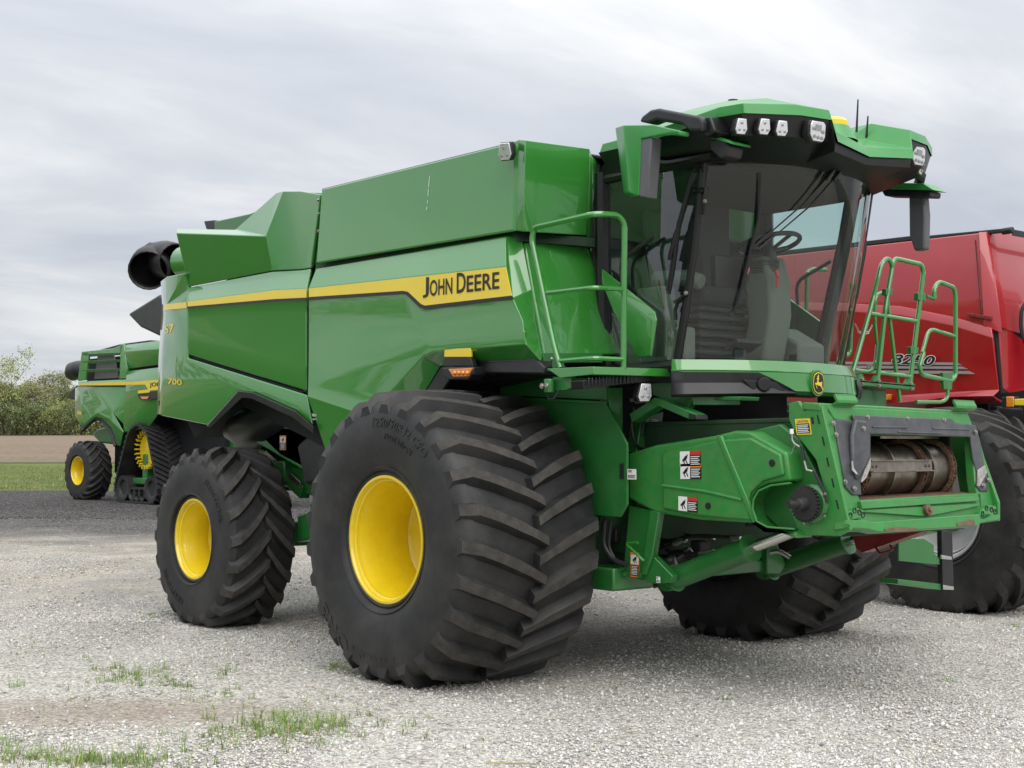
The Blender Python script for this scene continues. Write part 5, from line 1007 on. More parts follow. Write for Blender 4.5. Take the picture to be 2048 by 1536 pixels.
    # top beam lip and hooks
    m = MB(); m.prism([FPn(1640, 806), FPn(1936, 822), FPn(1936, 822)+V3(-.14, 0, .01), FPn(1640, 806)+V3(-.14, 0, .01)], (0, 0, -.05)); m.build('top_beam', GREENL, fh, bevel=.01)
    for x0, y0 in ((1668, 795), (1906, 805)):
        m = MB(); a = FPn(x0, y0+16, .01); b = FPn(x0+40, y0+17.5, .01); u = nrm(b-a); wv = np.linalg.norm(b-a)
        prof = [(0, 0), (.03, .02), (.03, .04), (.012, .075), (.012, .085), (-.004, .085), (-.004, .06), (.012, .03), (-.02, .01)]
        m.prism([a+V3(.8*p*1.3, 0, q*.85) for p, q in prof], u*wv); m.build('lift_hook', GREENL, fh, bevel=.003)
    # wear shield of dark plate round the mouth
    wo = .012
    sw = bar('wear_plate', [(1668, 838), (1710, 840), (1742, 858), (1742, 925), (1735, 955), (1722, 966), (1724, 990), (1706, 990), (1692, 975), (1684, 930)], .02, WEAR, wo)
    bar('wear_plate', [(1705, 829), (1905, 838), (1912, 846), (1940, 849), (1942, 874), (1742, 868), (1712, 850)], .02, WEAR, wo+.012)
    bar('wear_plate', [(1936, 848), (1952, 850), (1962, 885), (1978, 975), (1976, 983), (1962, 983), (1954, 972), (1955, 945), (1947, 915), (1942, 875)], .02, WEAR, wo)
    for pts, o_ in ((((1742, 915), (1741, 935), (1733, 955), (1724, 965), (1722, 962), (1730, 940)), .044), (((1703, 922), (1706, 922), (1708, 936), (1716, 948), (1713, 949), (1704, 940)), .024), (((1955, 940), (1970, 930), (1974, 945), (1960, 972), (1955, 972)), .003)):
        MB().prism([FPn(x, y, wo+o_) for x, y in pts], -Nn*.004).build('bare_scuff', SCUFF, sw)
    m = MB(); a = [FPn(1712, 838, wo+.045), FPn(1736, 842, wo+.06), FPn(1742, 862, wo+.05), FPn(1742, 915, wo+.04), FPn(1733, 945, wo+.03), FPn(1716, 960, wo+.02), FPn(1706, 930, wo+.02), FPn(1704, 870, wo+.03)]; m.prism(a, -Nn*.03); m.build('plate_bulge', WEAR, sw, bevel=.015, seg=3)
    bolts('plate_bolt', [FPn(*q, wo+.012) for q in ((1666, 846), (1672, 869), (1690, 964), (1709, 977), (1735, 834), (1815, 837), (1888, 840), (1951, 864), (1977, 960), (1967, 971))]+[FPn(1727, 857, wo+.05)], Nn, sw, .013, .012)
    m = MB()
    for x0, x1, y0, y1 in ((1745, 1815, 854, 855), (1865, 1938, 857, 859), (1796, 1886, 864, 867)): m.tube([FPn(x0, y0, wo+.014), FPn(x1, y1, wo+.014)], .006, 6)
    m.build('pressed_rib', WEAR, sw)
    # mouth: floor, drum, chains, slats, far cheek
    m = MB(); fl = [FPn(1722, 1000, -.02), FPn(1958, 986, -.02)]; m.prism([fl[0], fl[1], fl[1]+V3(-.9, 0, .03), fl[0]+V3(-.9, 0, .03)], (0, 0, -.015)); m.build('mouth_floor', RUST, fh)
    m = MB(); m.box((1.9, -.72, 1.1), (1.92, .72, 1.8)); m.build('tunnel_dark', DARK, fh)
    cz, cxx, rd = 1.47, 2.42, .165
    m = MB(); m.cyl((cxx, -.70, cz), (cxx, .68, cz), rd, 40); dr = m.build('feed_drum', IRON, fh)
    for y in (-.44, -.08, .36):
        m = MB(); rows = [(rd-.02, -.006), (rd+.035, -.006), (rd+.035, .006), (rd-.02, .006)]; m.lathe(rows+[rows[0]], (cxx, y, cz), 'y', 40); m.build('drum_flange', IRON, dr)
    for yc in (-.36, .26, .60):
        m = MB(); nk = 26
        for k in range(nk):
            a = 2*math.pi*k/nk; p = V3(cxx+(rd+.022)*math.cos(a), yc, cz+(rd+.022)*math.sin(a)); t_ = V3(-math.sin(a), 0, math.cos(a)); q = V3(math.cos(a), 0, math.sin(a))
            for s_ in (-.018, .018): m.obox(p+V3(0, s_*(1 if k % 2 else .7), 0), t_*.024, V3(0, .003, 0), q*.014)
            m.cyl(p-V3(0, .02, 0), p+V3(0, .02, 0), .009, 6)
        m.build('conveyor_chain', RUST, dr, weld=False)
    for a, y0, y1 in ((.12, -.38, .30), (-1.35, .20, .66), (-1.45, -.66, -.22), (1.45, -.05, .62), (-1.75, -.5, .0)):
        m = MB(); q = V3(math.cos(a), 0, math.sin(a)); t_ = V3(-math.sin(a), 0, math.cos(a)); c = V3(cxx, (y0+y1)/2, cz)+q*(rd+.05)
        hy = V3(0, (y1-y0)/2, 0); m.obox(c, hy, t_*.035, q*.004); m.obox(c+t_*.035+q*.012, hy, t_*.003, q*.014); m.obox(c-t_*.035+q*.012, hy, t_*.003, q*.014)
        for yy_ in (y0+.03, y0+.07, y1-.07, y1-.03): bolt(m, V3(c[0], yy_, c[2])+q*.004, q, .010, .01)
        m.build('slat_bar', IRON, dr)
    m = MB(); m.lathe([(.03, 0), (.045, .1), (.05, .2)], (2.5, .66, 1.16), 'z', 16); m.build('drum_stop', RUST, fh)
    # lower lip with wedge panels, lock bar and pin
    m = MB(); m.prism([FPn(x, y, .03) for x, y in ((1722, 1002), (1957, 992), (1960, 1002), (1725, 1018))], -Nn*.05); m.prism([FPn(x, y, .02) for x, y in ((1725, 1020), (1960, 1006), (1960, 1012), (1860, 1032), (1840, 1032), (1728, 1024))], -Nn*.03); m.build('mouth_lip', GREENL, fh, bevel=.004)
    m = MB(); m.prism([FPn(x, y, .05) for x, y in ((1694, 1040), (1730, 1040), (1745, 1044), (1960, 1028), (1975, 1026), (2002, 1030), (1998, 1040), (1962, 1046), (1955, 1052), (1760, 1064), (1735, 1058), (1694, 1056))], -Nn*.1); lb = m.build('lock_bar', GREENL, fh, bevel=.006)
    m = MB(); m.prism([FPn(x, y, .056) for x, y in ((1768, 1058), (1800, 1054), (1835, 1056), (1830, 1061), (1775, 1063))], -Nn*.004); m.prism([FPn(x, y, .056) for x, y in ((1915, 1046), (1945, 1038), (1952, 1046), (1948, 1050), (1915, 1052))], -Nn*.004); m.build('rust_patch', RUST, lb)
    m = MB(); c = FPn(1855, 1020, .035); m.cyl(c-Nn*.03, c+Nn*.015, .035, 14); m.cyl(c, c+Nn*.03, .015, 10); m.build('latch_pin', RUST, fh)
    for cx0, sgn in ((1702, 1), (1966, 1)):
        m = MB(); m.prism([FPn(x, y, .05) for x, y in ((cx0-7, 1036), (cx0-5, 1024), (cx0+10, 1015 if cx0 < 1800 else 1010), (cx0+26, 1020 if cx0 < 1800 else 1012), (cx0+28, 1034 if cx0 < 1800 else 1026), (cx0, 1040))], -Nn*.06)
        cp = m.build('corner_plate', GREENL, fh, bevel=.004); m = MB()
        for dx_, dy_ in ((-1, 1031), (7, 1021), (17, 1025), (24, 1030)):
            c = FPn(cx0+dx_, dy_-(0 if cx0 < 1800 else 4+dx_*.1), .052); m.tube([c+V3(0, .016*math.cos(t), 0)+V3(0, 0, .016*math.sin(t)) for t in np.linspace(0, 2*math.pi, 12, endpoint=False)], .004, 5, closed=True)
        m.build('pin_hole', CAST, cp)
    m = MB(); bolt(m, FPn(1695, 1048, .05), Nn, .02, .02); m.build('lock_bar_end', GREENL, lb)
    # drive sprocket and shaft on the near side
    m = MB(); c = Yp(1608, 1008, -.95); pts = []
    for k in range(30):
        a = 2*math.pi*k/30
        for da, r_ in ((0, .096), (.04, .112), (.12, .112), (.16, .096)): pts.append(c+V3(r_*math.cos(a+da), 0, r_*math.sin(a+da)))
    m.prism(pts, (0, .025, 0)); m.lathe([(0, -.15), (.020, -.15), (.024, -.14), (.024, -.06), (.036, -.05), (.042, 0), (.042, .15), (0, .15)], c, 'y', 20); spk = m.build('drive_sprocket', CAST, fh)
    m = MB(); m.lathe([(0, 0), (.10, 0), (.12, .02), (.12, .05)], c+V3(0, .06, 0), 'y', 30)
    bf = m.build('bearing_flange', GREEND, fh)
    bolts('flange_bolt', [c+V3(.128*math.cos(a), .06, .128*math.sin(a)) for a in (.5, -.6, -1.9)], (0, -1, 0), bf, .010)
    m = MB(); m.prism([Yp(x, y, -.80) for x, y in ((1480, 866), (1560, 848), (1600, 880), (1640, 960), (1660, 1066), (1560, 1060), (1500, 1000))], (0, .05, 0)); m.build('gear_case', GREEND, fh, bevel=.01)
    # moulded drive shield
    ysd = -.93
    so_ = [(1255, 907), (1310, 890), (1431, 871), (1469, 861), (1500, 863), (1572, 905), (1581, 962), (1534, 968), (1513, 978), (1503, 992), (1500, 1016), (1508, 1042), (1530, 1058), (1590, 1062), (1592, 1078), (1500, 1046), (1400, 1040), (1312, 1026), (1256, 998)]
    m = MB(); prof = [Yp(x, y, ysd) for x, y in so_]
    m.poly(prof)
    d1 = [Yp(1255, 907, ysd+.16), Yp(1310, 888, ysd+.16), Yp(1469, 858, ysd+.16), Yp(1500, 860, ysd+.16), Yp(1572, 902, ysd+.16)]
    m2 = MB(); cpt = V3(0, .16, 0); n_ = len(prof)
    m.quads([[p for p in prof+[prof[0]]], [p+cpt for p in prof+[prof[0]]]])
    ds = m.build('drive_shield', GREENL, fh, bevel=.02, seg=4, sharp=28)
    m = MB(); raised = [(1323, 905), (1436, 880), (1500, 875), (1560, 908), (1566, 950), (1525, 962), (1500, 985), (1493, 1015), (1500, 1040), (1400, 1032), (1325, 1018)]; m.prism([Yp(x, y, ysd-.022) for x, y in raised], (0, .03, 0)); m.build('shield_step', GREENL, ds, bevel=.014, seg=3)
    m = MB(); m.prism([Yp(x, y, ysd-.035) for x, y in ((1432, 870), (1442, 872), (1512, 1040), (1504, 1046))], (0, .03, 0)); m.build('shield_rib', GREENL, ds, bevel=.006)
    m = MB(); m.tube([Yp(1325, 971, ysd-.022), Yp(1412, 983, ysd-.022), Yp(1484, 1000, ysd-.022)], .012, 8); m.build('shield_crease', GREENL, ds)
    # scooped gutter round the sprocket
    m = MB(); sc = [(1580, 964), (1540, 969), (1516, 980), (1505, 998), (1503, 1018), (1512, 1044), (1534, 1056), (1588, 1060)]; m.quads([[Yp(x, y, ysd-.05) for x, y in sc], [Yp(x+10, y+1, ysd+.18) for x, y in sc]]); m.build('sprocket_scoop', GREENL, ds, solid=.012, bevel=.004, sharp=50)
    m = MB()
    for q in ((1543, 926), (1415, 1012)): c = Yp(*q, ysd-.03); m.cyl(c, c+V3(0, .02, 0), .022, 16)
    m.build('latch_hole', DARK, ds)
    ux = nrm(V3(1, 0, .03))
    sticker(ds, Yp(1360, 903, ysd-.024), ux, V3(0, 0, 1), .185, .10, 'danger'); sticker(ds, Yp(1361, 928, ysd-.024), ux, V3(0, 0, 1), .185, .10, 'warning'); sticker(ds, Yp(1357, 992, ysd-.024), nrm(V3(1, 0, -.05)), V3(0, 0, 1), .17, .095, 'danger'); sticker(CH, Yp(1255, 938, -1.066), V3(1, 0, 0), V3(0, 0, 1), .085, .07, 'plain')
    # hydraulic line on the feeder side
    m = MB(); yl = -.88
    m.tube([Yp(1584, 858, yl), Yp(1585, 880, yl), Yp(1590, 888, yl), Yp(1600, 894, yl)], .008, 6, 1); m.tube([Yp(1604, 894, yl), Yp(1609, 922, yl)], .009, 6, 0); m.tube([Yp(1609, 922, yl), Yp(1614, 940, yl), Yp(1626, 943, yl)], .009, 6, 1); m.tube([Yp(1630, 945, yl), Yp(1650, 985, yl), Yp(1655, 1005, yl)], .009, 6, 0); m.tube([Yp(1590, 890, yl), Yp(1580, 912, yl)], .004, 5, 1); m.cyl(Yp(1583, 858, yl), Yp(1584, 868, yl), .013, 8, 2)
    m.build('hydraulic_line', [HOSE, ZINC, WHITE], fh)
    # ---- underside: leg, lift cylinders, cross beam, red stop
    m = MB(); yl = -.90
    m.prism([Yp(x, y, yl) for x, y in ((1258, 1010), (1318, 1024), (1304, 1110), (1345, 1152), (1340, 1166), (1310, 1168), (1246, 1150))], (0, .06, 0)); m.prism([Yp(x, y, yl-.03) for x, y in ((1300, 1020), (1318, 1024), (1304, 1112), (1290, 1150), (1282, 1150))], (0, .03, 0)); lg = m.build('cylinder_bracket', GREEND, CH, bevel=.006)
    m = MB(); m.tube(fillet([Yp(1276, 1085, yl-.06), Yp(1252, 1087, yl-.06), Yp(1288, 1122, yl-.06)], .02), .010, 6); m.build('grip_loop', GREEN, lg)
    sticker(lg, Yp(1261, 1104, yl-.004), nrm(V3(1, 0, .0)), V3(.0, 0, 1), .085, .17, 'tall'); sticker(lg, Yp(1313, 1153, yl-.034), V3(1, 0, 0), V3(0, 0, 1), .035, .04, 'plain')
    bolts('bracket_bolt', [Yp(*q, yl-.01) for q in ((1250, 1148), (1282, 1151))], (0, -1, 0), lg, .02, .02, GREEND)
    for sg, a, b, c in ((-1, Yp(1352, 1156, -.74), Yp(1498, 1098, -.74), Yp(1590, 1062, -.72)), (1, Yp(1545, 1136, .70), Yp(1692, 1085, .72), Yp(1760, 1060, .72))):
        m = MB(); d = nrm(b-a); m.tube([a-d*.05, a, a+d*.002, b-d*.02, b, b+d*.025], [.075, .095, .078, .078, .092, .092], 24); m.lathe([(.0, -.06), (.075, -.06), (.075, .06), (.0, .06)], a-d*.05, 'y', 20); lc = m.build('lift_cylinder', GREEND, CH, sharp=35)
        m = MB(); m.tube([b, c], .036, 20); m.build('cylinder_rod', CHROME, lc)
    for pts, rd_, mt in (([Yp(1338, 1118, -.70), Yp(1348, 1112, -.70), Yp(1352, 1130, -.71)], .018, STEEL), ([Yp(1400, 1108, -.66), Yp(1428, 1104, -.66)], .02, STEEL), ([Yp(1445, 1098, -.68), Yp(1470, 1088, -.68)], .018, STEEL), ([Yp(1350, 1122, -.66), Yp(1370, 1108, -.6), Yp(1400, 1108, -.66)], .016, HOSE), ([Yp(1340, 1110, -.5), Yp(1360, 1100, -.5), Yp(1390, 1130, -.5), Yp(1420, 1135, -.5)], .016, HOSE), ([Yp(1522, 1112, .4), Yp(1556, 1100, .45), Yp(1580, 1115, .5)], .018, STEEL), ([Yp(1365, 1086, -.6), Yp(1380, 1094, -.6), Yp(1386, 1104, -.6)], .008, STEEL),
                         ([Yp(1210, 1040, -1.0), Yp(1206, 1090, -1.0), Yp(1225, 1120, -.98), Yp(1255, 1130, -.95)], .018, HOSE), ([Yp(1222, 1040, -.98), Yp(1216, 1095, -.98), Yp(1235, 1128, -.96), Yp(1250, 1126, -.94)], .014, HOSE)):
        MB().tube(fillet(pts, .05) if len(pts) > 2 else pts, rd_, 8).build('hydraulic_hose' if mt is HOSE else 'hydraulic_pipe', mt, CH)
    m = MB(); m.prism([Xp(x, y, 1.12) for x, y in ((1330, 1140), (1600, 1112), (1600, 1136), (1330, 1162))], (-.14, 0, 0)); m.prism([Xp(x, y, 1.16) for x, y in ((1535, 1090), (1556, 1088), (1572, 1130), (1560, 1148), (1535, 1148))], (-.1, 0, 0)); m.build('cross_beam', GREEND, CH, bevel=.01)
    m = MB(); m.box((.7, -.8, .85), (.95, .8, 1.25)); m.build('gearbox', GREENSHADE, CH, bevel=.03)
    m = MB(); y = .62; m.prism([Yp(x, y_, y) for x, y_ in ((1702, 1064), (1800, 1056), (1866, 1050), (1846, 1062), (1722, 1102), (1712, 1098))], (0, .015, 0)); m.prism([Yp(x, y_, y) for x, y_ in ((1722, 1102), (1866, 1052), (1866, 1056), (1722, 1106))], (0, .14, 0)); rs = m.build('safety_stop', REDD, CH, bevel=.004)
    m = MB(); m.tube(fillet([Yp(1752, 1096, y-.01), Yp(1760, 1107, y-.03), Yp(1786, 1100, y-.03), Yp(1780, 1090, y-.01)], .02), .008, 6); m.build('pull_handle', REDD, rs)
    # pipework between the axle and the feeder
    hr = random.Random(5)
    for k in range(9):
        x0, x1 = hr.uniform(1200, 1250), hr.uniform(1330, 1480); y0, y1 = hr.uniform(1045, 1110), hr.uniform(1075, 1120); ya_ = hr.uniform(-.75, -.2)
        pts = [Yp(x0, y0, ya_), Yp((2*x0+x1)/3, y0+hr.uniform(-8, 25), ya_-.04), Yp((x0+2*x1)/3, y1+hr.uniform(-15, 20), ya_), Yp(x1, y1, ya_)]
        hz_ = MB().tube(fillet(pts, .12, 5), hr.choice([.011, .014, .018]), 8).build('hydraulic_hose', HOSE, CH)
        d_ = nrm(pts[-1]-pts[-2]); MB().tube([pts[-1]-d_*.05, pts[-1], pts[-1]+d_*.03], [.022, .022, .014], 8).build('hose_fitting', STEEL, hz_)
    for px_, py_, yy_ in ((1232, 1070, -.8), (1275, 1060, -.7), (1400, 1095, -.45)): MB().box(Yp(px_, py_, yy_)-.05, Yp(px_, py_, yy_)+.05).build('valve_block', CAST, CH, bevel=.01)
    for pts in ([(1268, 815), (1262, 850), (1270, 890), (1290, 900)], [(1275, 812), (1290, 830), (1285, 870)]): MB().tube(fillet([Xp(x, y, 1.02) for x, y in pts], .06), .011, 7).build('hydraulic_hose', HOSE, CH)
    m = MB(); m.box((.25, -1.0, .62), (.95, -.6, .78)); m.build('axle_clamp', GREEND, CH, bevel=.015)
    # ---- far platform, rails, gate and ladder
    xr = 1.45; Q = lambda x, y, d=0.0: Xp(x, y, xr+d)
    m = MB(); m.prism([Q(1679, 756), Q(1830, 770), Q(1830, 781), Q(1679, 766)], (-.10, 0, 0)); m.prism([Q(1679, 756), Q(1830, 770), Q(1830, 770)+V3(-.55, 0, 0), Q(1679, 756)+V3(-.55, 0, 0)], (0, 0, -.02)); m.box((1.0, 1.2, 1.7), (1.3, 1.7, 2.08)); fpf = m.build('platform', GREEND, CH, bevel=.006)
    r = .019
    def rail(*pts, rad=r, rf=.07, nm='handrail', par=CH): return MB().tube(fillet([Q(*p) for p in pts], rf, 5), rad, 10).build(nm, GREEN, par)
    rail((1701, 758), (1742, 614), (1762, 530), (1775, 515), (1785, 530), (1772, 605), (1755, 760))
    rail((1784, 532), (1790, 517), (1843, 529), (1847, 545), (1835, 641), (1820, 768)); rail((1739, 627), (1832, 642), rad=.016); rail((1755, 745), (1820, 753), rad=.016); rail((1709, 740, -.05), (1742, 745, -.05), (1751, 728, -.05), (1755, 690, -.05), rad=.016)
    rail((1775, 602, -.03), (1794, 758, -.03), (1800, 803, -.03), rad=.016); rail((1755, 700, -.25), (1749, 640, -.25), (1751, 590, -.25), (1769, 584, -.25), rad=.016); rail((1704, 566, -.3), (1703, 640, -.3), (1700, 712, -.3), (1680, 712, -.3), (1672, 740, -.3), rad=.018)
    rail((1612, 660, -.55), (1614, 545, -.55), (1625, 538, -.55), (1652, 540, -.55), rad=.017)
    gt = rail((1868, 598), (1868, 578), (1878, 563), (1908, 575), (1911, 592), (1911, 752), (1903, 762), (1845, 750), (1838, 735), (1847, 704), nm='gate')
    rail((1845, 705), (1856, 665), (1864, 659), (1908, 672), rad=.016, nm='gate_bar', par=gt); rail((1895, 765), (1895, 797), (1884, 804), (1832, 804), rad=.016, nm='gate_bar', par=gt)
    for qs, th in ((((1886, 745), (1906, 746), (1904, 780), (1888, 778)), .03), (((1836, 585), (1852, 587), (1852, 602), (1836, 600)), .04), (((1772, 577), (1786, 578), (1784, 592), (1772, 590)), .04), (((1822, 693), (1838, 695), (1836, 708), (1822, 708)), .04)):
        MB().prism([Q(x, y, .015) for x, y in qs], (-th, 0, 0)).build('gate_latch', GREEND, gt, bevel=.003)
    MB().tube([Q(1852, 592), Q(1868, 598), Q(1872, 592)], .014, 8).build('gate_hinge', GREEND, gt)
    for k, (px, py) in enumerate(((1701, 752), (1722, 754), (1755, 757), (1820, 763))):
        m = MB(); m.prism([Q(px-9, py+6, .012), Q(px-3, py-6, .012), Q(px+3, py-6, .012), Q(px+9, py+8, .012)], (-.03, 0, 0), 0); bolt(m, Q(px+2, py+4, .014), (1, 0, 0), .012, mi=1); bolt(m, Q(px+3, py+14, .003), (1, 0, 0), .012, mi=1); m.build('rail_foot', [GREEND, ZINC], fpf)
    # chain across the gap
    m = MB(); pts = [Q(1712, 652, -.1), Q(1718, 664, -.1), Q(1728, 668, -.1), Q(1738, 664, -.1), Q(1746, 648, -.1)]
    for i in range(len(pts)-1):
        for t in (0, .33, .66):
            p = pts[i]+(pts[i+1]-pts[i])*t; d = nrm(pts[i+1]-pts[i])*.018; s_ = V3(0, 0, .008); m.tube([p-d, p-d*.6+s_, p+d*.6+s_, p+d, p+d*.6-s_, p-d*.6-s_], .003, 5, closed=True)
    m.build('safety_chain', STEEL, CH, weld=False)
    xl = 1.47; W = lambda x, y, d=0.0: Xp(x, y, xl+d)
    m = MB(); m.prism([W(1884, 1060), W(1905, 1064), W(1908, 1180), W(1886, 1180)], (-.05, 0, 0)); ld = m.build('access_ladder', BLK, CH, bevel=.006)
    m = MB(); m.prism([W(1798, 1085, -.02), W(1815, 1077, -.02), W(1850, 1078, -.02), W(1868, 1090, -.02), W(1868, 1106, -.02), W(1880, 1118, -.02), W(1880, 1130, -.02), W(1798, 1122, -.02)], (-.02, 0, 0)); m.prism([W(1796, 1158, -.02), W(1884, 1168, -.02), W(1884, 1180, -.02), W(1796, 1168, -.02)], (-.16, 0, 0)); m.prism([W(1780, 1060, -.05), W(1884, 1046, -.05), W(1884, 1062, -.05), W(1830, 1076, -.05)], (-.04, 0, 0)); m.build('ladder_step', GREEND, ld, bevel=.004)
    m = MB(); m.prism([W(1884, 1110, .004), W(1904, 1113, .004), W(1904, 1120, .004), W(1884, 1118, .004)], (-.02, 0, 0)); m.prism([W(1887, 1170, .004), W(1908, 1173, .004), W(1908, 1180, .004), W(1887, 1179, .004)], (-.02, 0, 0)); m.build('ladder_clip', STEEL, ld, bevel=.003)
front_end()
# ================================================================== tracked combine standing behind, across the lane
def far_combine():
    D = 37.0; yaw = math.radians(4)
    hub = RD((155-1024)/FPX*D, D); lx, ly = -3.75, -1.80
    c, s = math.cos(yaw), math.sin(yaw)
    org = np.array([hub[0]-(c*lx-s*ly), hub[1]-(s*lx+c*ly), h_at(D)])
    G = Frame(org, yaw); FC = empty('tracked_combine', 'green combine harvester on rubber tracks parked behind, across the dark lane', 'combine harvester', tuple(org), yaw)
    p = lambda x, y, v: G.Y(x, y, v)
    rc = p(155, 944, -1.80); zc = .76
    for sg in (-1, 1):
        wheel(FC, 'steered_wheel', (rc[0], sg*1.50, zc), .775, .66, .37, 20, .05, 1, sg, 0.0, flange=.30, depth=.26, topw=.06)
    def pan(name, faces, matl=GREEN, solid=.03, bev=.02, par=FC, both=True):
        for mir in ((False, True) if both else (False,)):
            m = MB(); [m.poly([p(*q) for q in f]) for f in faces]; ob = m.build(name, matl, par, solid=solid, bevel=bev, out=(0, -1, .2), mirror=mir)
            if not mir: o1 = ob
        return o1
    y = -1.62
    # dark core
    a, b = p(170, 800, -1.3), p(420, 800, -1.3); zt = p(250, 700, y)[2]; zb = p(250, 820, y)[2]
    m = MB(); m.box((a[0]+.1, -1.3, zb), (b[0], 1.3, zt-.1)); m.box((a[0]+.9, -.9, .7), (b[0], .9, zb)); m.build('body_core', DARK, FC)
    # louvred rear hood: posts, head, slats, fan screen behind
    m = MB(); m.prism([p(163, 704, y), p(178, 704, y), p(171, 760, y), p(155, 762, y)], (0, .06, 0)); m.prism([p(240, 688, y), p(247, 688, y), p(254, 738, y), p(252, 757, y), p(238, 758, y), p(240, 722, y)], (0, .06, 0)); m.prism([p(163, 703, y), p(225, 697, y), p(246, 688, y), p(242, 706, y), p(164, 712, y)], (0, .06, 0)); m.build('hood_frame', GREEN, FC, bevel=.015)
    for y0, y1 in ((722, 719), (739, 737), (708, 705)):
        m = MB(); m.prism([p(165, y0, y-.02), p(240, y1, y-.02), p(240, y1+5, y+.03), p(165, y0+6, y+.03)], (0, .05, 0)); m.build('louvre_slat', GREEN, FC, bevel=.006)
    m = MB(); m.prism([p(196, 706, y+.14), p(226, 704, y+.14), p(236, 756, y+.14), p(188, 758, y+.14)], (0, .03, 0)); m.build('cooling_screen', GREYP, FC)
    m = MB(); m.prism([p(196, 700, -1.2), p(240, 688, -1.2), p(300, 680, -1.2), p(300, 700, -1.2), p(196, 706, -1.2)], (0, 2.4, 0)); m.build('tank_cover', BLK, FC, bevel=.02)
    # lower door and rear quarter with creases
    A = [(155, 763, -1.60), (252, 758, -1.60), (251, 773, -1.68), (157, 772, -1.68)]
    pan('stripe_band', [A])
    dr = pan('engine_door', [[(157, 773, -1.66), (251, 774, -1.66), (248, 850, -1.66), (226, 826, -1.70), (160, 780, -1.62)], [(150, 776, -1.50), (157, 774, -1.62), (160, 780, -1.62), (164, 838, -1.68), (150, 832, -1.55)], [(160, 780, -1.62), (226, 826, -1.70), (246, 864, -1.70), (218, 838, -1.70), (196, 826, -1.70), (186, 832, -1.70), (168, 848, -1.70), (164, 838, -1.68)], [(150, 832, -1.55), (164, 838, -1.68), (168, 848, -1.70), (166, 858, -1.62)],
                              [(168, 848, -1.70), (186, 832, -1.70), (196, 826, -1.70), (218, 838, -1.70), (246, 864, -1.70), (240, 893, -1.62), (232, 890, -1.62), (222, 856, -1.62), (198, 834, -1.62), (190, 836, -1.62), (166, 858, -1.62)]])
    m = MB(); m.tube([p(166, 861, -1.6), p(190, 838, -1.6), p(199, 836, -1.6), p(221, 858, -1.6), p(230, 892, -1.6)], .04, 8); m.build('wheel_arch_trim', BLK, FC)
    m = MB(); m.prism([p(157.5, 766.5, -1.69), p(251, 763.5, -1.69), p(251, 770, -1.69), p(157.5, 771, -1.69)], (0, .01, 0), 0); m.prism([p(157.5, 771.2, -1.69), p(251, 770.2, -1.69), p(251, 772.4, -1.69), p(157.5, 772.6, -1.69)], (0, .01, 0), 1); m.build('stripe_decal', [YELD, DECB], FC)
    fr = pan('side_panel', [[(253, 742, -1.58), (420, 722, -1.58), (420, 752, -1.68), (251, 763, -1.68)], [(251, 763, -1.68), (420, 752, -1.68), (420, 776, -1.69), (297, 784, -1.69), (289, 772, -1.69), (251, 774, -1.69)], [(251, 774, -1.69), (289, 772, -1.69), (297, 784, -1.69), (420, 776, -1.69), (420, 800, -1.62), (305, 802, -1.66), (262, 860, -1.66), (246, 866, -1.66)], [(305, 802, -1.66), (420, 800, -1.62), (420, 818, -1.6), (322, 820, -1.58), (295, 858, -1.58), (262, 860, -1.66)]])
    m = MB(); m.prism([p(251.5, 764, -1.7), p(420, 753, -1.7), p(420, 774, -1.7), p(298, 781, -1.7), (p(290, 769, -1.7)), p(251.5, 770, -1.7)], (0, .01, 0), 0); m.build('stripe_decal', YELD, fr)
    m = MB(); o = p(299, 776, -1.705); e_ = p(371, 771, -1.705); ux = nrm(e_-o); put_text(m, 'JOHN DEERE', o, ux, nrm(V3(0, 0, 1)-ux*ux[2]), width=np.linalg.norm(e_-o), height=.13, bold=.02); m.build('lettering', DECB, fr, weld=False)
    pan('tank_side_panel', [[(248, 690, -1.50), (420, 668, -1.50), (420, 690, -1.62), (247, 703, -1.62)], [(247, 703, -1.62), (420, 690, -1.62), (420, 716, -1.56), (256, 738, -1.56)]])
    m = MB(); m.prism([p(276, 785, -1.72), p(316, 782, -1.72), p(316, 796, -1.72), p(300, 800, -1.72), p(282, 800, -1.72), p(276, 794, -1.72)], (0, .06, 0), 0); m.prism([p(276, 781, -1.73), p(298, 779, -1.73), p(298, 785, -1.73), p(276, 787, -1.73)], (0, .03, 0), 1); m.prism([p(280, 793, -1.735), p(298, 793, -1.735), p(294, 798, -1.735), p(284, 798, -1.735)], (0, .03, 0), 2); m.build('marker_lamp', [BLK, YELD, AMBER], FC)
    for tx, x, y_, x2 in (('X9', 154, 788, 158), ('1000', 154, 828, 163)):
        m = MB(); o, e_ = p(x, y_, -1.68), p(x2, y_+2, -1.72); ux = nrm(e_-o); put_text(m, tx, o, ux, V3(0, 0, 1), width=np.linalg.norm(e_-o), height=.09, bold=.03); m.build('lettering', YELD, FC, weld=False)
    # spout, tailboard, underside shield
    m = MB(); q = [p(x, y_, .6) for x, y_ in ((175, 741), (158, 739), (148, 742), (143, 750))]; m.tube(q, [.24, .27, .28, .22], 16, cap=False); m.build('auger_spout', BLK, FC, solid=.03)
    m = MB(); m.tube([p(320, 730, .9), p(168, 740, .6)], .2, 12); m.build('unloading_auger', GREEN, FC)
    m = MB(); m.prism([p(134, 790, -.9), p(152, 770, -.9), p(156, 775, -.9), p(152, 803, -.9)], (0, 1.8, 0)); m.build('tailboard', BLK, FC, bevel=.03)
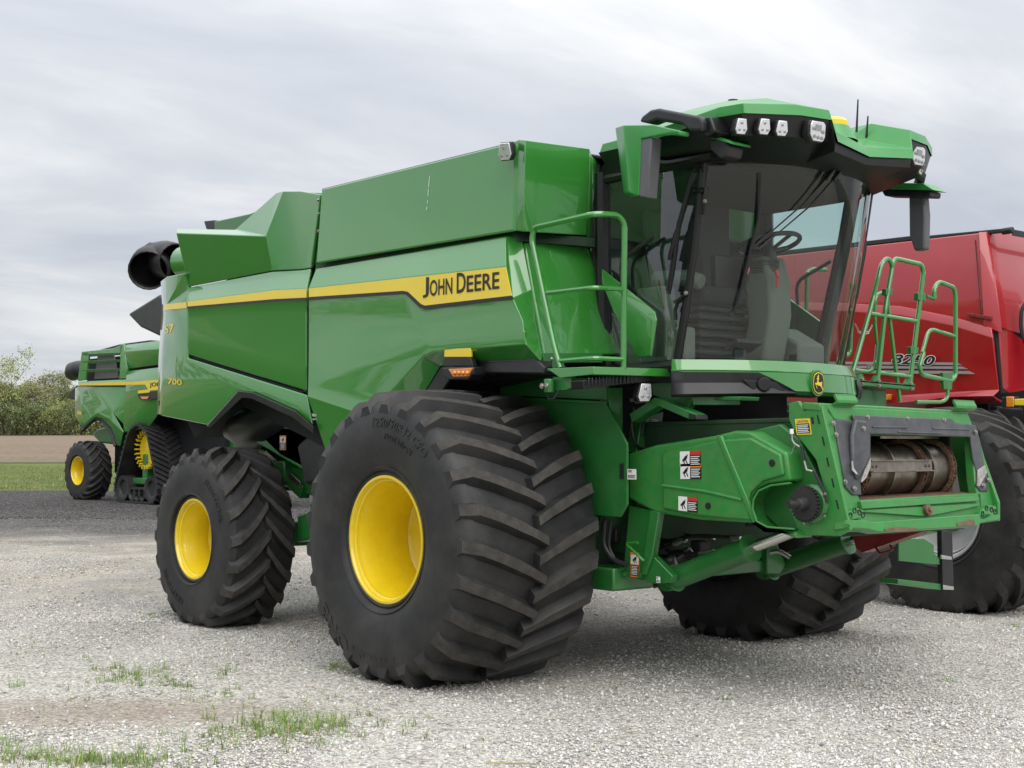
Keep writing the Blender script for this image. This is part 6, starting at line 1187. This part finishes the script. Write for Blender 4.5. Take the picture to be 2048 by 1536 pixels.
    m = MB(); m.prism([p(183, 868, -1.2), p(196, 858, -1.2), p(226, 852, -1.2), p(236, 890, -1.2), p(200, 886, -1.2)], (0, .4, 0)); m.build('inner_guard', GREEND, FC, bevel=.03)
    # front of the body, cab and feeder (hidden behind the near machine in the photograph)
    xf = b[0]; m = MB(); m.box((xf-.05, -1.58, zb), (xf+.03, 1.58, zt-.05)); m.build('front_return_panel', GREEN, FC, bevel=.03)
    m = MB(); m.prism([(xf, -.92, 2.1), (xf+1.3, -.92, 2.1), (xf+1.55, -.4, 2.1), (xf+1.55, .4, 2.1), (xf+1.3, .92, 2.1), (xf, .92, 2.1)], (0, 0, .14)); m.build('front_apron', GREEN, FC, bevel=.02)
    ring = lambda z, o: [V3(xf+.05, -.9, z), V3(xf+1.25+o, -.9, z), V3(xf+1.5+o, -.4, z), V3(xf+1.5+o, .4, z), V3(xf+1.25+o, .9, z), V3(xf+.05, .9, z)]
    m = MB(); m.quads([ring(2.24, 0), ring(3.6, .25)]); m.build('cab_glass', GLASSD, FC)
    m = MB(); m.prism([p_+V3(.12, 0, 0) for p_ in ring(3.6, .3)], (0, 0, .22)); m.build('cab_roof', GREENROOF, FC, bevel=.06)
    for sg in (-1, 1): MB().tube([(xf+1.25, sg*.9, 2.2), (xf+1.5, sg*.9, 3.62)], .04, 8).build('cab_pillar', BLKG, FC)
    m = MB(); m.box((xf+.4, -.35, 2.24), (xf+.85, .35, 2.75)); m.box((xf+.25, -.3, 2.7), (xf+.42, .3, 3.3)); m.build('operator_seat', SEAT, FC, bevel=.05)
    m = MB(); m.prism([(xf-.1, -.75, 1.2), (xf+1.9, -.75, .9), (xf+1.8, -.75, 1.7), (xf-.1, -.75, 1.9)], (0, 1.5, 0)); m.build('feeder_house', GREEND, FC, bevel=.03)
    # ---- tracks
    tx = p(270, 985, -1.76)[0]
    def hull(rt, rb):
        pts = []
        for cx, cz, r_ in ((-.68, .37, rb), (.68, .37, rb), (.05, 1.34, rt)): pts += [(cx+r_*math.cos(t), cz+r_*math.sin(t)) for t in np.linspace(0, 2*math.pi, 40, endpoint=False)]
        pts = sorted(set((round(a, 5), round(b, 5)) for a, b in pts))
        def half(P_):
            o = []
            for q_ in P_:
                while len(o) > 1 and (o[-1][0]-o[-2][0])*(q_[1]-o[-2][1])-(o[-1][1]-o[-2][1])*(q_[0]-o[-2][0]) <= 0: o.pop()
                o.append(q_)
            return o
        lo, hi = half(pts), half(pts[::-1]); return lo[:-1]+hi[:-1]
    def resample(h, n):
        P_ = np.array(h+[h[0]]); d = np.r_[0, np.cumsum(np.linalg.norm(np.diff(P_, axis=0), axis=1))]; t = np.linspace(0, d[-1], n, endpoint=False); return [(np.interp(v, d, P_[:, 0]), np.interp(v, d, P_[:, 1])) for v in t]
    for sg in (-1, 1):
        yi, yo = sg*.86, sg*1.76; root = MB(); root.box((tx-.5, min(yi, yo)+.2, .45), (tx+.5, max(yi, yo)-.2, .62)); root.box((tx-.12, min(yi, yo)+.25, .55), (tx+.12, max(yi, yo)-.2, 1.2)); tr = root.build('track_unit', GREEND, FC, bevel=.03)
        ou, inn = resample(hull(.60, .37), 90), resample(hull(.55, .32), 90); m = MB()
        rows = []
        for (a1, b1), (a2, b2) in zip(ou, inn): rows.append([V3(tx+a2, yo, b2), V3(tx+a1, yo, b1), V3(tx+a1, yi, b1), V3(tx+a2, yi, b2)])
        rows.append(rows[0]); m.quads([r_+[r_[0]] for r_ in rows]); n = len(ou)
        for i in range(0, n, 2):
            for hs in (0, 1):
                q_ = []
                for t in np.linspace(0, 1, 4):
                    j = (i+hs-t*3.2) % n; k = int(j); f_ = j-k; a = np.array(ou[k])*(1-f_)+np.array(ou[(k+1) % n])*f_; d = np.array(ou[(k+1) % n])-np.array(ou[k-1]); d /= np.linalg.norm(d); nn = np.array([d[1], -d[0]])
                    yy = (yi+yo)/2+(yo-yi)/2*(1 if hs else -1)*(1-t*.95); w_ = .028
                    q_.append([V3(tx+a[0]-d[0]*w_, yy, a[1]-d[1]*w_), V3(tx+a[0]-d[0]*w_*.6+nn[0]*.045, yy, a[1]-d[1]*w_*.6+nn[1]*.045), V3(tx+a[0]+d[0]*w_*.6+nn[0]*.045, yy, a[1]+d[1]*w_*.6+nn[1]*.045), V3(tx+a[0]+d[0]*w_, yy, a[1]+d[1]*w_)])
                m.quads(q_); m.poly(q_[0]); m.poly(q_[-1])
        m.v = [(x, y_, max(z, .0)) for x, y_, z in m.v]
        m.build('track_belt', RUB, tr, weld=False, sharp=35)
        m = MB(); ce = V3(tx+.05, yo-sg*.28, 1.32); m.lathe([(0, 0), (.3, .0), (.40, .03), (.42, .10), (.36, .12), (0, .12)], ce, 'y', 32, sgn=-sg)
        for k in range(24):
            a = 2*math.pi*k/24; q_ = V3(math.cos(a), 0, math.sin(a)); m.obox(ce+q_*.45, q_*.055, V3(0, .07, 0), V3(-math.sin(a), 0, math.cos(a))*.018)
        m.build('track_sprocket', YEL, tr, bevel=.008)
        for cx, r_ in ((-.68, .31), (.68, .31), (-.22, .17), (0.02, .17), (.26, .17)):
            m = MB(); m.lathe([(0, .06), (r_*.55, .06), (r_*.62, .02), (r_*.75, .0), (r_, .0), (r_, .3), (0, .3)], (tx+cx, yo-sg*.03, .05+r_), 'y', 28, sgn=-sg); m.build('track_roller', RUB, tr)
    return G
far_combine()
# ================================================================== red combine alongside
def red_combine():
    org = (.05, 6.4, 0); G = Frame(org, 0.0); RC = empty('red_combine', 'glossy red combine harvester parked beside the green one, large black tyres', 'combine harvester', org)
    p = lambda x, y, v=-1.65: G.Y(x, y, v)
    for sg in (-1, 1):
        wheel(RC, 'drive_wheel', (.08, sg*1.86, .985), 1.03, .84, .46, 24, .06, -1, sg, .0, WRIM, flange=.38, depth=.2, topw=.075, sweep=.46)
        wheel(RC, 'steered_wheel', (-3.7, sg*1.55, .76), .78, .6, .34, 20, .05, 1, sg, .035, WRIM, flange=.28, depth=.2, topw=.06)
    m = MB(); m.box((-4.2, -1.35, 1.3), (.1, 1.35, 2.6)); m.box((-3.8, -1.3, 2.5), (-.2, 1.3, 3.5)); m.box((-3.9, -1.0, .9), (.5, 1.0, 1.4)); m.build('body_core', DARK, RC)
    m = MB(); m.cyl((.08, -1.5, .985), (.08, 1.5, .985), .22, 20); m.box((-3.8, -1.3, .65), (-3.6, 1.3, .88)); m.build('axle', CAST, RC)
    def pan(name, faces, matl=RED, solid=.03, bev=.03, par=RC, out=(0, -1, .2), both=True, sharp=32):
        for mir in ((False, True) if both else (False,)):
            m = MB(); [m.poly([q if isinstance(q, np.ndarray) else p(*q) for q in f]) for f in faces]; ob = m.build(name, matl, par, solid=solid, bevel=bev, seg=4, out=out, mirror=mir, sharp=sharp)
            if not mir: o1 = ob
        return o1
    # tank side: slightly leaning in, rounded front corner
    X1 = lambda x, y, v: G.X(x, y, v)
    xf = p(1985, 470, -1.45)[0]
    ts = pan('tank_side_panel', [[p(1300, 540, -1.56), p(1745, 490, -1.56), p(1747, 610, -1.64), p(1300, 602, -1.64)], [p(1745, 490, -1.56), p(1958, 466, -1.56), p(1968, 652, -1.64), p(1747, 610, -1.64)]])
    pan('tank_corner_panel', [[p(1958, 466, -1.56), p(1978, 463.5, -1.50), p(2005, 668, -1.58), p(1968, 652, -1.64)], [p(1978, 463.5, -1.50), p(1990, 464, -1.40), p(2016, 660, -1.46), p(2005, 655, -1.58)], [p(1990, 464, -1.40), X1(2130, 482, p(1990, 464, -1.40)[0]), X1(2130, 690, p(2016, 660, -1.46)[0]), p(2016, 660, -1.46)]], out=(1, -1, 0), sharp=80)
    m = MB(); m.beam(p(1300, 536, -1.5), p(1830, 476, -1.5), .05, .05); m.beam(p(1690, 491, -1.48), p(2023, 460, -1.48), .06, .04); m.cyl(p(2005, 463, -1.48), p(2026, 460, -1.48), .035, 12); m.prism([p(2023, 458, -1.45), p(2050, 470, -1.2), p(2050, 474, -1.2), p(2023, 472, -1.45)], (0, 1.2, 0)); m.build('tank_cover_rail', BLK, RC, bevel=.008)
    m = MB(); a, b = p(1950, 480, -1.572), p(1962, 632, -1.66); m.prism([a, a+V3(.006, 0, 0), b+V3(.006, 0, 0), b], (0, -.002, 0)); m.build('panel_seam', DARK, ts)
    # lower side door with its sweeping crease
    l0 = [(1300, 600, -1.655), (1690, 606, -1.655), (1800, 612, -1.655), (1900, 632, -1.655), (1982, 655, -1.655)]
    l1 = [(1300, 612, -1.68), (1690, 622, -1.68), (1800, 630, -1.68), (1900, 650, -1.68), (1985, 676, -1.68)]
    l2 = [(1300, 700, -1.60), (1690, 690, -1.63), (1800, 690, -1.64), (1900, 718, -1.64), (1990, 722, -1.64)]
    l3 = [(1300, 785, -1.62), (1690, 790, -1.62), (1800, 792, -1.62), (1905, 785, -1.62), (1998, 780, -1.62)]
    l4 = [(1300, 800, -1.58), (1690, 806, -1.60), (1800, 806, -1.66), (1905, 793, -1.72), (1985, 792, -1.70)]
    l5 = [(1300, 815, -1.56), (1690, 822, -1.56), (1800, 826, -1.58), (1905, 812, -1.60), (2003, 806, -1.58)]
    dr = pan('side_door', [[r1[i], r1[i+1], r2[i+1], r2[i]] for r1, r2 in ((l0, l1), (l1, l2), (l2, l3), (l3, l4), (l4, l5)) for i in range(4)])
    pan('front_door', [[(1988, 648, -1.58), (2010, 652, -1.5), (2060, 690, -1.1), (2060, 780, -1.1), (2020, 786, -1.5), (2005, 776, -1.60)]], out=(.5, -1, 0), bev=.05)
    m = MB(); m.prism([p(1985, 650, -1.62), p(1988, 650, -1.62), p(2004, 786, -1.62), p(2001, 790, -1.62)], (0, .1, 0)); m.build('door_gap_seal', DARK, RC)
    m = MB(); m.prism([p(1934, 626, -1.69), p(1946, 627, -1.69), p(1946, 633, -1.69), p(1934, 632, -1.69)], (0, .05, 0)); m.prism([p(1944, 628, -1.67), p(1982, 632, -1.67), p(1982, 640, -1.67), p(1946, 634, -1.67)], (0, .03, 0)); m.build('door_catch', REDD, RC, bevel=.004)
    # stripes and model number
    for y0, y1, xe in ((724, 729, 1924), (732, 737, 1936), (741, 747, 1950)):
        m = MB(); m.prism([p(1640, y0-1, -1.668), p(xe-12, y0+1, -1.668), p(xe, y1+1, -1.668), p(1640, y1-1, -1.668)], (0, .004, 0)); m.build('stripe_decal', SILV, dr)
    o, e_ = p(1783, 728, -1.675), p(1872, 733, -1.675); ux = nrm(e_-o); uy = V3(0, 0, 1)
    m = MB(); put_text(m, '8250', o, ux, uy, width=np.linalg.norm(e_-o), height=.115, bold=.055, shear=.3, mi=1, lift=.001); put_text(m, '8250', o+ux*.006+uy*.005, ux, uy, width=np.linalg.norm(e_-o)*.975, height=.104, bold=.02, shear=.3, mi=0, lift=.003)
    o2, e2 = p(1730, 742, -1.675), p(1764, 744, -1.675); put_text(m, 'AF', o2, ux, uy, width=.09, height=.07, bold=.05, shear=.3, mi=1, lift=.001); put_text(m, 'AF', o2+ux*.004+uy*.003, ux, uy, width=.085, height=.062, bold=.01, shear=.3, mi=0, lift=.003)
    m.build('lettering', [DECB, WHITE], dr, weld=False)
    # amber lamp and yellow reflector, mirror arm, inner arch
    m = MB(); m.prism([p(2003, 794, -1.74), p(2030, 793, -1.74), p(2030, 815, -1.74), p(2003, 815, -1.74)], (0, .08, 0), 0); m.prism([p(2012, 793, -1.75), p(2027, 793, -1.75), p(2027, 814, -1.75), p(2012, 814, -1.75)], (0, .08, 0), 1); m.prism([p(2028, 798, -1.745), p(2075, 796, -1.745), p(2075, 812, -1.745), p(2028, 811, -1.745)], (0, .06, 0), 2); m.build('marker_lamp', [BLK, AMBER, YELD], RC, bevel=.008)
    m = MB(); m.tube(fillet([p(2056, 600, -1.3), p(2043, 618, -1.35), p(2041, 660, -1.35), p(2056, 700, -1.3)], .1), .02, 8); m.build('grab_bar', BLK, RC)
    m = MB(); m.prism([p(1885, 812, -1.3), p(1996, 812, -1.3), p(1994, 846, -1.3), p(1900, 850, -1.3)], (0, .5, 0)); m.build('inner_guard', BLK, RC, bevel=.03)
    m = MB(); m.prism([(.5, -1.0, 1.2), (.9, -1.0, 1.2), (.9, -1.0, 2.0), (.5, -1.0, 2.0)], (0, 2.0, 0)); m.build('dark_bulkhead', DARK, RC)
    # orange hazard lamp glimpsed below the green platform
    m = MB(); m.prism([p(1756, 790, -1.72), p(1780, 788, -1.72), p(1777, 800, -1.72), p(1760, 801, -1.72)], (0, .05, 0)); m.build('side_marker', AMBER, RC, bevel=.006)
    # cab of the red machine (beyond the right edge of the photograph)
    m = MB(); m.box((1.3, -.9, 2.0), (2.4, .9, 2.15)); m.box((1.3, -.9, 2.1), (1.36, .9, 3.5)); m.build('cab_floor', BLK, RC, bevel=.02)
    m = MB(); m.prism([(1.25, -1.0, 3.52), (2.6, -1.0, 3.52), (2.7, -1.0, 3.62), (2.4, -1.0, 3.78), (1.3, -1.0, 3.76)], (0, 2.0, 0)); m.build('cab_roof', RED, RC, bevel=.05)
    m = MB(); m.quads([[V3(1.35, -.9, 2.12), V3(2.3, -.88, 2.12), V3(2.5, 0, 2.12), V3(2.3, .88, 2.12), V3(1.35, .9, 2.12)], [V3(1.35, -.92, 3.53), V3(2.45, -.9, 3.53), V3(2.62, 0, 3.53), V3(2.45, .9, 3.53), V3(1.35, .92, 3.53)]]); m.build('cab_glass', GLASSD, RC)
    m = MB()
    for sg in (-1, 1): m.tube([(2.3, sg*.88, 2.1), (2.45, sg*.9, 3.54)], .04, 8)
    m.build('cab_pillar', BLKG, RC)
    m = MB(); m.prism([(.9, -.72, 1.15), (2.7, -.72, .85), (2.62, -.72, 1.6), (2.2, -.72, 1.75), (.9, -.72, 1.9)], (0, 1.44, 0)); m.build('feeder_house', REDD, RC, bevel=.02)
red_combine()
